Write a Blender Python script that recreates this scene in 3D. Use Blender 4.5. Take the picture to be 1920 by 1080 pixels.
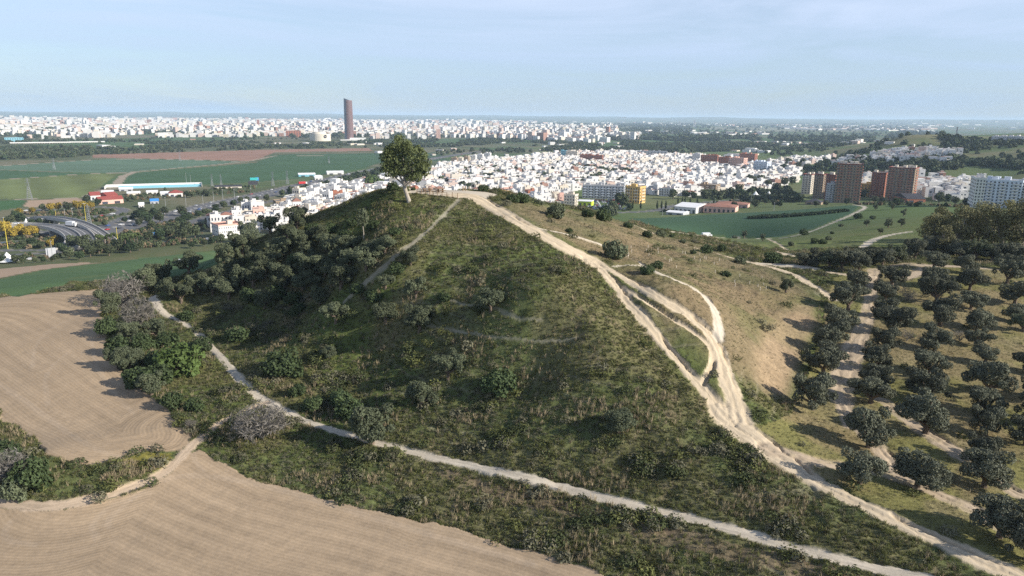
import bpy, math, random
import numpy as np
from mathutils import Matrix, Vector
R = math.radians
random.seed(7); rng = np.random.default_rng(7)
S = bpy.context.scene
for o in list(bpy.data.objects): bpy.data.objects.remove(o)

# ------------------------------------------------------------------ camera, sky, sun, exposure
HFOV, PITCH, ROLL, CZ = 70.0, 13.2, 0.54, 100.0
F = 960 / math.tan(R(HFOV / 2))
CM = (Matrix.Rotation(R(90 - PITCH), 3, 'X') @ Matrix.Rotation(R(ROLL), 3, 'Z'))
cd = bpy.data.cameras.new('camera'); cam = bpy.data.objects.new('camera', cd); S.collection.objects.link(cam)
cam.matrix_world = Matrix.Translation((0, 0, CZ)) @ CM.to_4x4()
cd.sensor_width = 36; cd.lens = 18 / math.tan(R(HFOV / 2)); cd.clip_start = 1; cd.clip_end = 150000
S.camera = cam
SUN_EL, SUN_AZ = 25.5, -21.0          # azimuth from +X (right), negative = towards the viewer's side
w = bpy.data.worlds.new('World'); S.world = w; w.use_nodes = True
nt = w.node_tree; nt.nodes.clear()
def N(nt, t, **k):
    n = nt.nodes.new(t)
    for a, b in k.items():
        if a in n.inputs: n.inputs[a].default_value = b
        else: setattr(n, a, b)
    return n
sky = N(nt, 'ShaderNodeTexSky', sky_type='NISHITA', sun_disc=False, sun_elevation=R(SUN_EL), sun_rotation=R(90 - SUN_AZ),
        altitude=100.0, air_density=1.0, dust_density=0.3, ozone_density=3.5)
geo = N(nt, 'ShaderNodeTexCoord')
mp = N(nt, 'ShaderNodeMapping'); mp.inputs['Scale'].default_value = (1.0, 1.6, 9.0); mp.inputs['Rotation'].default_value = (0, R(5), 0)
nt.links.new(geo.outputs['Generated'], mp.inputs['Vector'])
n1 = N(nt, 'ShaderNodeTexNoise', Scale=2.1, Detail=9.0, Roughness=0.6, Distortion=1.1)
nt.links.new(mp.outputs[0], n1.inputs['Vector'])
rp = N(nt, 'ShaderNodeMapRange'); rp.inputs['From Min'].default_value = 0.38; rp.inputs['From Max'].default_value = 0.75
rp.inputs['To Min'].default_value = 0.52; rp.inputs['To Max'].default_value = 1.0
nt.links.new(n1.outputs['Fac'], rp.inputs['Value'])
sep = N(nt, 'ShaderNodeSeparateXYZ'); nt.links.new(geo.outputs['Generated'], sep.inputs[0])
el = N(nt, 'ShaderNodeMapRange'); el.inputs['From Min'].default_value = 0.0; el.inputs['From Max'].default_value = 0.16
el.inputs['To Min'].default_value = 0.9; el.inputs['To Max'].default_value = 1.0
nt.links.new(sep.outputs['Z'], el.inputs['Value'])
mu = N(nt, 'ShaderNodeMath', operation='MULTIPLY'); nt.links.new(rp.outputs[0], mu.inputs[0]); nt.links.new(el.outputs[0], mu.inputs[1])
mx = N(nt, 'ShaderNodeMix', data_type='RGBA'); cm_ = N(nt, 'ShaderNodeMix', data_type='RGBA'); cm_.inputs[6].default_value = (2.8, 4.3, 6.3, 1); cm_.inputs[7].default_value = (6.6, 7.3, 9.1, 1)
e2 = N(nt, 'ShaderNodeMapRange'); e2.inputs['From Min'].default_value = -.02; e2.inputs['From Max'].default_value = 0.20; nt.links.new(sep.outputs['Z'], e2.inputs['Value'])
nt.links.new(e2.outputs[0], cm_.inputs[0]); nt.links.new(cm_.outputs[2], mx.inputs[7])
zf = N(nt, 'ShaderNodeMapRange'); zf.inputs['From Min'].default_value = .24; zf.inputs['From Max'].default_value = .75; zf.inputs['To Min'].default_value = 1.0; zf.inputs['To Max'].default_value = 0.12; nt.links.new(sep.outputs['Z'], zf.inputs['Value'])
mv = N(nt, 'ShaderNodeMath', operation='MULTIPLY'); nt.links.new(mu.outputs[0], mv.inputs[0]); nt.links.new(zf.outputs[0], mv.inputs[1]); nt.links.new(mv.outputs[0], mx.inputs[0]); nt.links.new(sky.outputs[0], mx.inputs[6])
bg = N(nt, 'ShaderNodeBackground', Strength=0.085); nt.links.new(mx.outputs[2], bg.inputs['Color'])
wo = N(nt, 'ShaderNodeOutputWorld'); nt.links.new(bg.outputs[0], wo.inputs['Surface'])
sd = bpy.data.lights.new('sun', 'SUN'); sd.energy = 5.0; sd.angle = R(0.55); sd.color = (1.0, 0.93, 0.82)
so = bpy.data.objects.new('sun', sd); S.collection.objects.link(so)
sv = Vector((math.cos(R(SUN_EL)) * math.cos(R(SUN_AZ)), math.cos(R(SUN_EL)) * math.sin(R(SUN_AZ)), math.sin(R(SUN_EL))))
so.rotation_euler = sv.to_track_quat('Z', 'Y').to_euler(); so.location = (200, 0, 400)
S.view_settings.view_transform = 'Standard'; S.view_settings.look = 'None'
S.view_settings.exposure = 0.62; S.view_settings.gamma = 1.0; S.view_settings.use_curve_mapping = False
S.cycles.use_denoising = False; S.cycles.max_bounces = 5; S.cycles.diffuse_bounces = 3; S.cycles.transparent_max_bounces = 8; S.cycles.volume_bounces = 1

# ------------------------------------------------------------------ numeric helpers
CMn = np.array(CM)
def ray(u, v):
    u = np.asarray(u, float); v = np.asarray(v, float)
    d = np.stack([(u - 960) / F, -(v - 540) / F, -np.ones_like(u)], -1) @ CMn.T
    return d
def proj(x, y, z):
    p = np.stack([np.asarray(x, float), np.asarray(y, float), np.asarray(z, float) - CZ], -1) @ CMn
    return 960 + F * p[..., 0] / -p[..., 2], 540 - F * p[..., 1] / -p[..., 2]
def depth_of(p): return float(-(np.array([p[0], p[1], p[2] - CZ]) @ CMn)[2])
def onz(u, v, z):
    d = ray(u, v); t = (z - CZ) / np.minimum(d[..., 2], -1e-5)
    return d[..., 0] * t, d[..., 1] * t
def h2(ix, iy, s):
    a = (ix.astype(np.int64) * 374761393 + iy.astype(np.int64) * 668265263 + s * 974634777) & 0xffffffff
    a = ((a ^ (a >> 13)) * 1274126177) & 0xffffffff
    a = ((a ^ (a >> 16)) * 2246822519) & 0xffffffff
    return ((a ^ (a >> 15)) & 0xffffff) / float(0xffffff)
def vn(x, y, s=0):
    ix = np.floor(x); iy = np.floor(y); fx = x - ix; fy = y - iy
    fx = fx * fx * (3 - 2 * fx); fy = fy * fy * (3 - 2 * fy)
    a = h2(ix, iy, s); b = h2(ix + 1, iy, s); c = h2(ix, iy + 1, s); d = h2(ix + 1, iy + 1, s)
    return (a + (b - a) * fx) * (1 - fy) + (c + (d - c) * fx) * fy
def fbm(x, y, s=0, o=3):
    t = 0; A = 1; W = 0
    for k in range(o):
        t = t + A * vn(x, y, s + k); W += A; x = x * 2.03 + 11; y = y * 2.03 + 7; A *= .5
    return t / W
def sst(a, b, x):
    t = np.clip((x - a) / (b - a), 0, 1); return t * t * (3 - 2 * t)

# ------------------------------------------------------------------ terrain control points: ('z',u,v,z) / ('d',u,v,dist) / ('w',x,y,z)
CP = []
def cz(*L):
    for u, v, z in L:
        x, y = onz(u, v, z); CP.append((float(x), float(y), z))
def cdst(*L):
    for u, v, D in L:
        d = ray(u, v); t = D / math.hypot(d[0], d[1]); CP.append((d[0] * t, d[1] * t, CZ + d[2] * t))
def cw(*L): CP.extend(L)
# ridge track
cdst((760, 366, 164), (705, 360, 170), (880, 366, 166), (930, 370, 170), (805, 356, 175))
cz((960, 408, 80.3), (1060, 463, 77), (1110, 490, 75), (1177, 567, 71), (1237, 633, 68), (1280, 683, 66), (1340, 753, 63), (1430, 833, 61), (1480, 870, 60.3), (1630, 950, 59.8), (1780, 1020, 59.5), (1913, 1078, 59.2))
cz((1220, 550, 72.5), (1307, 600, 69.5), (1350, 660, 66.5), (1367, 720, 64.5), (1250, 515, 73.5), (1347, 607, 69))
# foot path
cz((287, 560, 58.5), (347, 607, 58), (400, 653, 57.5), (447, 710, 57), (510, 758, 56.7), (620, 803, 56.6), (727, 835, 56.8), (873, 870, 57), (1057, 913, 57.4), (1273, 968, 57.8), (1447, 1017, 58.2), (1647, 1067, 58.6), (1830, 1110, 58.9))
# field, low part
cz((430, 783, 56.3), (373, 823, 55.8), (267, 910, 55), (133, 947, 54.5), (0, 950, 54), (640, 940, 55.2), (873, 998, 55.8), (1100, 1065, 56.5), (300, 1060, 54), (700, 1070, 55), (0, 1080, 53), (-150, 900, 53))
cz((300, 753, 56.5), (213, 667, 57.2), (200, 600, 57.8), (205, 545, 58.3), (100, 550, 57.5), (0, 560, 56.5), (100, 700, 56.6), (0, 800, 55.2), (180, 800, 56), (0, 650, 56.3), (-200, 560, 53), (-200, 700, 54), (333, 845, 56), (60, 860, 56.6), (150, 890, 56.2))
# west flank
cdst((640, 392, 171), (560, 428, 172), (500, 458, 173), (440, 490, 175), (380, 512, 177), (320, 535, 177))
cz((900, 560, 71), (720, 500, 74), (850, 420, 78.5), (700, 440, 77), (620, 520, 67.5), (560, 600, 61.5), (700, 640, 62.5), (850, 700, 62), (1000, 700, 63.5), (1100, 620, 69.5), (1000, 540, 74), (1200, 780, 62.5), (1000, 830, 59.5), (480, 560, 62.5), (400, 570, 60))
# behind the crest (hidden): falls away to the plain
for x, y, z in [(-30, 185, 80), (0, 190, 80.5), (-60, 215, 62), (-30, 230, 58), (10, 240, 62), (-100, 205, 56), (-140, 215, 50), (-60, 280, 38), (0, 300, 42), (50, 290, 52), (-120, 300, 30), (-60, 400, 14), (60, 400, 20), (0, 520, 7), (150, 520, 10), (-200, 420, 10)]: cw((x, y, z))
# east side
cdst((1000, 378, 190), (1060, 386, 205), (1120, 400, 228), (1180, 416, 262))
cz((1190, 430, 66.5), (1247, 445, 65.5), (1307, 465, 64.5), (1403, 492, 63.3), (1480, 510, 62.8), (1560, 560, 61.5), (1140, 470, 73.8), (1250, 480, 69.5), (1320, 510, 67.5), (1400, 530, 66), (1420, 600, 64.5), (1473, 552, 63.8))
cz((1390, 640, 66), (1450, 650, 62.5), (1400, 760, 62.6), (1450, 720, 61), (1500, 640, 60.3), (1520, 740, 59.5), (1500, 800, 59.8))
cz((1637, 513, 63), (1627, 593, 61), (1600, 653, 60), (1580, 720, 59.3), (1590, 775, 59), (1660, 883, 58.8), (1813, 950, 58.6), (1750, 820, 58.6), (1900, 900, 58), (1760, 700, 59.5), (1900, 700, 59), (1760, 590, 61), (1900, 590, 60.5), (1800, 500, 63), (1900, 505, 62.5), (1527, 502, 63), (2050, 700, 58), (2050, 1000, 57.5), (2050, 520, 62))
cz((1360, 452, 55), (1460, 470, 56), (1540, 470, 58), (1620, 463, 59), (1710, 433, 56), (1800, 470, 60), (1920, 470, 60))
cz((1270, 437, 34), (1360, 447, 32), (1460, 448, 33), (1527, 432, 34), (1600, 403, 33), (1628, 387, 32), (1700, 384, 33), (1800, 388, 36), (1700, 410, 45), (1600, 430, 44), (1780, 420, 50), (1920, 400, 42))
cz((1180, 408, 14), (1300, 402, 10), (1400, 398, 14), (1500, 392, 18), (1590, 385, 25), (1230, 425, 22), (1450, 420, 24))
# left, down to the river plain
cz((217, 531, 50), (133, 529, 46), (33, 557, 50), (0, 540, 44), (100, 515, 40), (0, 520, 34), (83, 505, 32), (187, 493, 30), (300, 481, 30), (407, 469, 31), (405, 500, 42), (333, 515, 48), (260, 505, 42), (0, 503, 24), (100, 494, 22), (-200, 520, 30))
cz((20, 490, 12), (150, 485, 11), (260, 472, 11), (370, 460, 12), (0, 470, 7), (100, 460, 6), (200, 450, 6), (300, 440, 6), (100, 420, 6), (350, 420, 6), (0, 400, 6), (450, 440, 7))
# right background hills
cz((1600, 305, 10), (1500, 300, 7), (1650, 330, 12), (1780, 345, 16), (1900, 340, 22), (1560, 380, 9), (1680, 372, 9), (1780, 375, 14), (1400, 380, 7), (1300, 388, 7), (1860, 400, 30))
cdst((1600, 290, 1620), (1650, 268, 1750), (1700, 256, 1800), (1760, 252, 1800), (1830, 262, 1750), (1920, 268, 1650), (2050, 262, 1600), (1700, 296, 1420), (1620, 297, 1480), (1800, 298, 1420), (1920, 296, 1370), (1750, 318, 1230), (1920, 325, 1060), (1740, 272, 1640), (1850, 280, 1560), (2050, 300, 1250))
for th in range(-75, 76, 10):
    for r_, z_ in ((3000, 5), (5000, 5), (9000, 5)):
        a = R(th); cw((r_ * math.sin(a), r_ * math.cos(a), z_))
for th in range(-65, 16, 10):
    for r_ in (850, 1300, 2000):
        a = R(th); cw((r_ * math.sin(a), r_ * math.cos(a), 6))
cw((400, 2300, 6), (800, 2300, 8), (1250, 2300, 45), (900, 2700, 8), (1700, 2300, 60), (1600, 3400, 30))
for x, y, z in [(0, 5, 50), (-60, 10, 50), (60, 10, 56), (0, 35, 55), (-120, 60, 50), (110, 50, 57), (200, 100, 57), (-250, 150, 44), (-400, 250, 18), (300, 150, 57), (350, 300, 55), (500, 400, 45), (-700, 300, 8), (700, 300, 50)]: cw((x, y, z))
CP = np.array(CP)
def lp(x, y):
    r = np.hypot(x, y) + 1e-6
    return np.arctan2(x, y), np.log(r)
ct, cr = lp(CP[:, 0], CP[:, 1]); CQ = 0.035
A = np.sqrt((ct[:, None] - ct) ** 2 + (cr[:, None] - cr) ** 2 + CQ ** 2)
n = len(CP); PB = np.stack([np.ones(n), ct, cr], 1)
M = np.block([[A + 0 * np.eye(n) - 0.0015 * np.eye(n), PB], [PB.T, np.zeros((3, 3))]])
sol = np.linalg.solve(M, np.concatenate([CP[:, 2], [0, 0, 0]]))
# lookup grid
GT = np.linspace(R(-80), R(80), 801); GR = np.linspace(math.log(4), math.log(70000), 900)
tt, rr = np.meshgrid(GT, GR, indexing='ij'); tf = tt.ravel(); rf = rr.ravel(); H = np.zeros(tf.size)
for k in range(n): H += sol[k] * np.sqrt((tf - ct[k]) ** 2 + (rf - cr[k]) ** 2 + CQ ** 2)
H += sol[n] + sol[n + 1] * tf + sol[n + 2] * rf
H = H.reshape(tt.shape)
far = sst(math.log(2800), math.log(5000), rr); H = H * (1 - far) + 5 * far
rk = np.exp(rr)
H += sst(14000, 26000, rk) * (45 + 110 * fbm(tt * 16, rr * 4, 5, 5)) * (1 - sst(45000, 65000, rk))
H += sst(9000, 15000, rk) * 14 * fbm(tt * 14, rr * 4, 15, 3)
def Hb(x, y):
    t, r = lp(np.asarray(x, float), np.asarray(y, float))
    a = np.clip((t - GT[0]) / (GT[1] - GT[0]), 0, len(GT) - 1.001); b = np.clip((r - GR[0]) / (GR[1] - GR[0]), 0, len(GR) - 1.001)
    i = a.astype(int); j = b.astype(int); fa = a - i; fb = b - j
    return (H[i, j] * (1 - fa) + H[i + 1, j] * fa) * (1 - fb) + (H[i, j + 1] * (1 - fa) + H[i + 1, j + 1] * fa) * fb
TS = np.exp(np.linspace(math.log(25), math.log(45000), 2600))
def hit(u, v):
    """ground points seen at the pixels: the first crossing of the sight lines with the terrain"""
    d = np.atleast_2d(ray(u, v)); d = d / np.linalg.norm(d, axis=1)[:, None]
    X = d[:, 0:1] * TS; Y = d[:, 1:2] * TS; Z = CZ + d[:, 2:3] * TS
    under = Z < Hb(X, Y); k = np.where(under.any(1), under.argmax(1), len(TS) - 1); i = np.arange(len(d)); k0 = np.maximum(k - 1, 0)
    g0 = Z[i, k0] - Hb(X[i, k0], Y[i, k0]); g1 = Z[i, k] - Hb(X[i, k], Y[i, k])
    f = np.clip(g0 / np.where(abs(g0 - g1) < 1e-9, 1, g0 - g1), 0, 1); t = TS[k0] + (TS[k] - TS[k0]) * f
    return d[:, 0] * t, d[:, 1] * t
def dens(P, step=14):
    o = []
    for a, b in zip(P[:-1], P[1:]):
        m = max(1, int(math.hypot(b[0] - a[0], b[1] - a[1]) / step))
        for k in range(m): o.append((a[0] + (b[0] - a[0]) * k / m, a[1] + (b[1] - a[1]) * k / m))
    o.append(P[-1]); return o
def smooth_px(P, it=2):
    for _ in range(it):
        q = [P[0]]
        for a, b in zip(P[:-1], P[1:]):
            q.append(tuple(a[k] * .75 + b[k] * .25 for k in range(len(a)))); q.append(tuple(a[k] * .25 + b[k] * .75 for k in range(len(a))))
        q.append(P[-1]); P = q
    return P
def wline(P, smooth=1, z=None):
    P = smooth_px(list(P), smooth) if smooth else list(P)
    a = np.array([p[:2] for p in P], float)
    x, y = hit(a[:, 0], a[:, 1]) if z is None else onz(a[:, 0], a[:, 1], z)
    return np.stack([x, y], 1), (np.array([p[2] for p in P]) if len(P[0]) > 2 else None)
def pdist(x, y, L, W=None, pad=6):
    """distance to a polyline, arc length there, width there; inf outside its box"""
    n = len(x); D = np.full(n, 1e9); Sg = np.zeros(n); Wd = np.ones(n); sd = np.ones(n)
    lo = L.min(0) - pad; hi = L.max(0) + pad
    m = np.where((x > lo[0]) & (x < hi[0]) & (y > lo[1]) & (y < hi[1]))[0]
    if len(m) == 0: return D, Sg, Wd, sd
    px = x[m]; py = y[m]; bd = np.full(len(m), 1e9); bs = np.zeros(len(m)); bw = np.ones(len(m)); bg_ = np.ones(len(m)); acc = 0
    for k in range(len(L) - 1):
        a = L[k]; b = L[k + 1]; e = b - a; l2 = e @ e + 1e-9; l = math.sqrt(l2)
        t = np.clip(((px - a[0]) * e[0] + (py - a[1]) * e[1]) / l2, 0, 1)
        dx = px - a[0] - t * e[0]; dy = py - a[1] - t * e[1]; dd = np.hypot(dx, dy); q = dd < bd
        bd[q] = dd[q]; bs[q] = acc + t[q] * l; bg_[q] = np.sign(e[0] * dy[q] - e[1] * dx[q])
        if W is not None: bw[q] = W[k] + (W[k + 1] - W[k]) * t[q]
        acc += l
    D[m] = bd; Sg[m] = bs; Wd[m] = bw; sd[m] = bg_
    return D, Sg, Wd, sd
def inpoly(x, y, P):
    m0 = (x > P[:, 0].min()) & (x < P[:, 0].max()) & (y > P[:, 1].min()) & (y < P[:, 1].max())
    r = np.zeros(len(x), bool); ii = np.where(m0)[0]
    if len(ii) == 0: return r
    px = x[ii]; py = y[ii]; c = np.zeros(len(ii), bool); j = len(P) - 1
    for i in range(len(P)):
        xi, yi = P[i]; xj, yj = P[j]
        if yi != yj: c ^= ((yi > py) != (yj > py)) & (px < (xj - xi) * (py - yi) / (yj - yi) + xi)
        j = i
    r[ii] = c; return r
def wpoly(P, z=None, step=12):
    P = dens(list(P) + [P[0]], step); a = np.array(P, float)
    x, y = hit(a[:, 0], a[:, 1]) if z is None else onz(a[:, 0], a[:, 1], z)
    return np.stack([x, y], 1)
# ------------------------------------------------------------------ what covers the ground (world-space outlines)
PATHS = [  # name, pts (u,v,width m), colour kind
 ('dirt_track', [(850,366,3),(880,364,4.5),(915,382,3.6),(960,408,3.4),(1010,437,3.6),(1060,463,4.2),(1107,487,4.2),(1120,497,3.5)], 0),
 ('dirt_track', [(1107,490,2.5),(1130,507,1.9),(1160,540,1.9),(1177,567,2.0),(1207,597,2.0),(1237,633,1.9),(1260,662,1.8),(1287,692,1.8),(1313,722,1.9),(1340,753,2.2),(1365,783,2.8)], 0),
 ('dirt_track', [(1107,487,2.5),(1135,500,1.7),(1173,520,1.8),(1220,547,1.9),(1260,573,2.0),(1307,602,2.1),(1335,628,2.2),(1350,655,2.3),(1357,690,2.4),(1367,720,2.5),(1380,753,2.8),(1390,790,3)], 0),
 ('dirt_track', [(1150,528,.8),(1177,543,.9),(1220,570,.9),(1260,597,.8),(1300,622,.8),(1325,642,1),(1337,665,1),(1334,690,.9),(1317,717,1)], 0),
 ('dirt_track', [(1365,778,4.2),(1380,800,4.0),(1430,833,3.8),(1480,868,3.2),(1520,895,2.4),(1563,920,2.1),(1630,950,2.0),(1697,983,2.0),(1780,1020,2.2),(1847,1053,2.3),(1913,1082,2.4),(1990,1120,2.4)], 0),
 ('dirt_track', [(1450,842,2),(1500,858,2.2),(1563,870,1.8),(1663,883,1.9),(1747,920,1.7),(1813,950,2.0),(1880,985,2.6),(1960,1030,3)], 2),
 ('footpath', [(1010,428,.5),(1040,434,.6),(1073,440,.6),(1100,448,.6),(1127,458,.7),(1150,468,.7),(1173,480,.8),(1203,497,.9),(1237,513,1.0),(1293,537,1.1),(1323,557,1.2),(1340,580,1.2),(1347,607,1.2),(1347,632,1.3)], 1),
 ('footpath', [(1150,499,.4),(1175,497,.4),(1205,499,.4)], 1),
 ('dirt_track', [(1655,751,1.5),(1690,777,1.7),(1747,817,1.9),(1813,857,1.9),(1880,910,1.8),(1960,945,1.8)], 2),
 ('dirt_track', [(1620,810,1.6),(1647,837,1.6),(1680,877,1.8)], 2),
 ('dirt_track', [(1640,505,2.0),(1637,513,1.8),(1633,553,1.7),(1627,593,1.7),(1617,620,1.9),(1600,653,2.6),(1587,693,2.8),(1580,720,2.6),(1578,745,2.0),(1587,773,1.4),(1592,800,1)], 2),
 ('dirt_track', [(1680,497,2.6),(1740,497,2.8),(1800,499,2.2),(1867,505,1.8),(1940,507,1.8)], 2),
 ('dirt_track', [(1690,521,2.4),(1715,513,2.8),(1738,503,2.6)], 2),
 ('dirt_track', [(1555,509,1.4),(1590,516,1.6),(1637,517,1.6)], 0),
 ('dirt_track', [(1190,423,2.2),(1247,446,1.6),(1280,457,1.6),(1307,465,1.7),(1353,478,1.8),(1403,492,2.0),(1443,500,2.6),(1480,510,2.4),(1520,533,1.9),(1545,549,1.8),(1562,562,1.7)], 0),
 ('dirt_track', [(1425,494,1.5),(1443,495,2.6),(1493,499,3.4),(1527,502,2.2)], 1),
 ('dirt_track', [(1340,450,1),(1360,452,1.2),(1420,463,1.6),(1460,472,2.0),(1484,480,2.6)], 0),
 ('dirt_track', [(1262,436,2),(1300,441,1.6),(1360,447,1.4),(1460,448,1.4),(1493,442,2.0),(1527,432,2.2),(1560,418,2.3),(1590,406,2.3),(1618,393,2.6),(1624,387,2.6),(1600,384,2)], 1),
 ('dirt_track', [(1440,448,.8),(1462,458,.9),(1475,468,1)], 0),
 ('dirt_track', [(1617,466,2),(1633,451,2.4),(1663,441,2.2),(1710,434,2)], 1),
 ('footpath', [(284,556,1.3),(295,572,1.3),(307,587,.85),(347,607,.8),(377,630,.9),(400,653,1.0),(427,683,1.0),(447,710,1.2),(467,730,1.2),(483,745,1.3),(510,760,1.2),(545,777,1.1),(575,790,1),(610,801,1),(640,812,.9),(690,827,.85),(727,836,.85),(790,853,.9),(873,870,.95),(973,893,1.0),(1057,913,1.0),(1140,937,1.0),(1273,968,1.05),(1380,993,1.1),(1447,1017,1.15),(1547,1043,1.1),(1647,1067,1.1),(1730,1083,1.1),(1830,1110,1.1)], 1),
 ('field_track', [(500,755,1),(470,768,1),(430,785,1.0),(400,802,1.0),(373,823,1.1),(345,850,1.2),(313,883,1.2),(267,908,1.2),(200,931,1.2),(133,945,1.3),(67,950,1.3),(0,941,1.3),(-70,920,1.3)], 3),
 ('footpath', [(860,375,.8),(833,403,.7),(793,440,.65),(753,473,.8),(720,500,.8),(683,530,.7),(647,562,.6)], 4),
 ('footpath', [(800,611,.3),(840,617,.3),(867,623,.3),(920,630,.25),(975,634,.25),(1033,638,.25),(1100,628,.2)], 4),
 ('footpath', [(840,560,.3),(870,570,.3),(900,575,.2),(933,577,.4),(950,590,.4),(983,596,.25),(1020,598,.2)], 4),
]
WP = []
for nm, P, kd in PATHS:
    L, W = wline(P, 2); W = W * (1.3 if kd == 2 else 1) * (.72 if nm == 'footpath' else .55 if (nm == 'dirt_track' and P[0][:2] in ((1107,490),(1107,487),(1150,528))) else .66); WP.append((nm, L, W, kd))
PLAT = wpoly([(765,354),(805,353),(860,357),(905,359),(935,364),(915,372),(885,373),(855,370),(800,364),(765,362)])
REG = {}
REG['ploughed_field'] = [
 wpoly([(-200,925),(0,952),(67,961),(133,955),(200,942),(267,919),(320,888),(352,850),(377,838),(417,870),(483,900),(567,923),(640,941),(740,964),(873,999),(1000,1036),(1100,1065),(1170,1087),(1330,1145),(600,1300),(-300,1200)]),
 wpoly([(-200,562),(0,558),(100,548),(200,541),(199,567),(193,600),(200,633),(213,667),(250,717),(290,753),(317,767),(337,797),(360,816),(345,842),(330,842),(267,851),(183,866),(127,863),(83,848),(67,820),(0,786),(-200,700)])]
EDGE1, _ = wline([(200,860),(300,845),(377,845),(417,870),(483,900),(567,923),(640,941),(740,964),(873,999),(1000,1036),(1170,1087),(1330,1145)], 1)
EDGE2, _ = wline([(-150,650),(0,786),(67,822),(110,850),(183,866),(267,851),(335,843),(362,815),(352,790)], 1)
REG['green_crop_field'] = [
 wpoly([(0,523),(83,506),(187,494),(300,481),(407,469),(405,500),(333,517),(217,530),(133,528),(100,543),(33,557),(0,555),(-150,565),(-150,535)]),
 wpoly([(1180,410),(1240,408),(1300,404),(1400,399),(1500,393),(1590,385),(1612,386),(1598,400),(1560,414),(1527,428),(1490,438),(1460,445),(1360,444),(1290,438),(1240,428),(1205,420)])]
FARF = [  # far fields on the plain: px polygon, colour, name
 ([(175,290),(480,281),(690,277.5),(700,283),(517,285),(490,296),(475,302),(375,299.5),(175,295.5)], (.27,.16,.115), 'ploughed_field'),
 ([(-150,316),(0,311),(212,297.5),(375,300.5),(457,303.5),(237,324),(175,324),(0,318),(-150,322)], (.10,.155,.10), 'green_crop_field'),
 ([(-150,323),(0,319),(172,325.5),(0,335.5),(-150,345)], (.055,.105,.05), 'green_crop_field'),
 ([(-150,346),(0,337),(178,325.5),(222,326),(170,362),(150,371),(0,373),(-150,378)], (.13,.155,.06), 'striped_crop_field'),
 ([(235,326),(480,305),(512,290),(700,287),(712,305),(685,315),(560,335),(480,341),(350,347),(217,351)], (.055,.105,.05), 'green_crop_field'),
 ([(700,287),(820,286),(840,300),(712,306)], (.05,.09,.05), 'green_crop_field'),
 ([(350,349),(480,342),(560,337),(600,331),(560,345),(480,353),(440,350)], (.09,.12,.05), 'grass_strip'),
 ([(54,375),(155,372),(150,380),(100,385),(57,390),(45,386)], (.34,.245,.17), 'tan_field'),
 ([(-150,380),(50,375),(40,388),(0,395),(-150,400)], (.05,.105,.04), 'green_crop_field'),
 ([(1330,238),(1500,240),(1620,243),(1600,247),(1450,246),(1330,243)], (.19,.19,.13), 'pale_field'),
 ([(1200,263),(1290,264),(1280,270),(1200,270)], (.09,.15,.06), 'green_crop_field'),
]
FARP = [(wpoly(P, 6.0, 40), c, nm) for P, c, nm in FARF]
TANF = wpoly([(-100,515),(0,504),(100,495),(167,492),(187,492.5),(83,505),(0,521),(-100,535)])
ROADS = [  # asphalt on the ground: pts (u,v,width)
 ([(0,438,12),(80,436,12),(150,436,12),(200,429,12),(275,412,12),(337,398,12),(375,388,12),(480,366,12),(567,346,12),(630,333,12),(712,316,12),(780,302,12),(840,292,12),(900,284,12)], 6),
 ([(200,437,5),(260,425,6),(337,404,6),(375,394,6),(480,373,6),(567,352,6),(640,338,6)], 6),
 ([(0,455,4.5),(65,450,4.5),(101,443,4.5)], 6),
 ([(0,472,4),(70,472,4),(88,473,4),(113,464,4.5),(130,458,5),(140,447,5)], 6),
 ([(60,398,4),(75,392,4),(120,387,4),(200,388,4),(228,391,5),(233,396,5),(215,402,5),(180,406,5),(150,408,5)], 6),
 ([(190,425,4),(215,415,4),(240,405,4)], 6),
 ([(-40,488,5),(60,484,5),(100,482,5),(150,470,5),(240,462,6),(300,462,7),(345,463,7),(370,462,6)], 6),
 ([(340,425,4),(380,408,5),(440,394,5),(480,383,5),(520,375,4)], 6),
 ([(1040,400,6),(1130,405,6),(1230,400,5),(1260,385,5),(1330,378,5),(1420,372,5),(1480,365,5)], 6),
]
WR = []
for P, z in ROADS:
    L, W = wline(P, 2, z); WR.append((L, W))
DRY = wpoly([(930,372),(1060,388),(1180,418),(1250,440),(1400,487),(1480,520),(1540,555),(1530,600),(1500,680),(1490,760),(1400,720),(1372,760),(1335,738),(1280,678),(1215,603),(1160,543),(1108,492),(1010,434),(940,392)])
BANK = wpoly([(1400,640),(1430,600),(1480,565),(1540,570),(1545,610),(1520,680),(1490,750),(1440,745),(1400,700)])
GROVE = wpoly([(1560,520),(1640,500),(1920,500),(2100,520),(2100,1150),(1950,1100),(1700,975),(1500,870),(1400,800),(1480,780),(1540,640)])
STRIP = wpoly([(840,880),(1000,925),(1140,962),(1280,992),(1430,1030),(1600,1075),(1800,1120),(1700,1140),(1500,1090),(1300,1035),(1140,990),(1000,950),(880,910),(800,880)])
BANKL = wpoly([(83,850),(127,866),(183,869),(267,854),(330,845),(325,868),(267,895),(200,918),(133,930),(80,925)])

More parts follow.
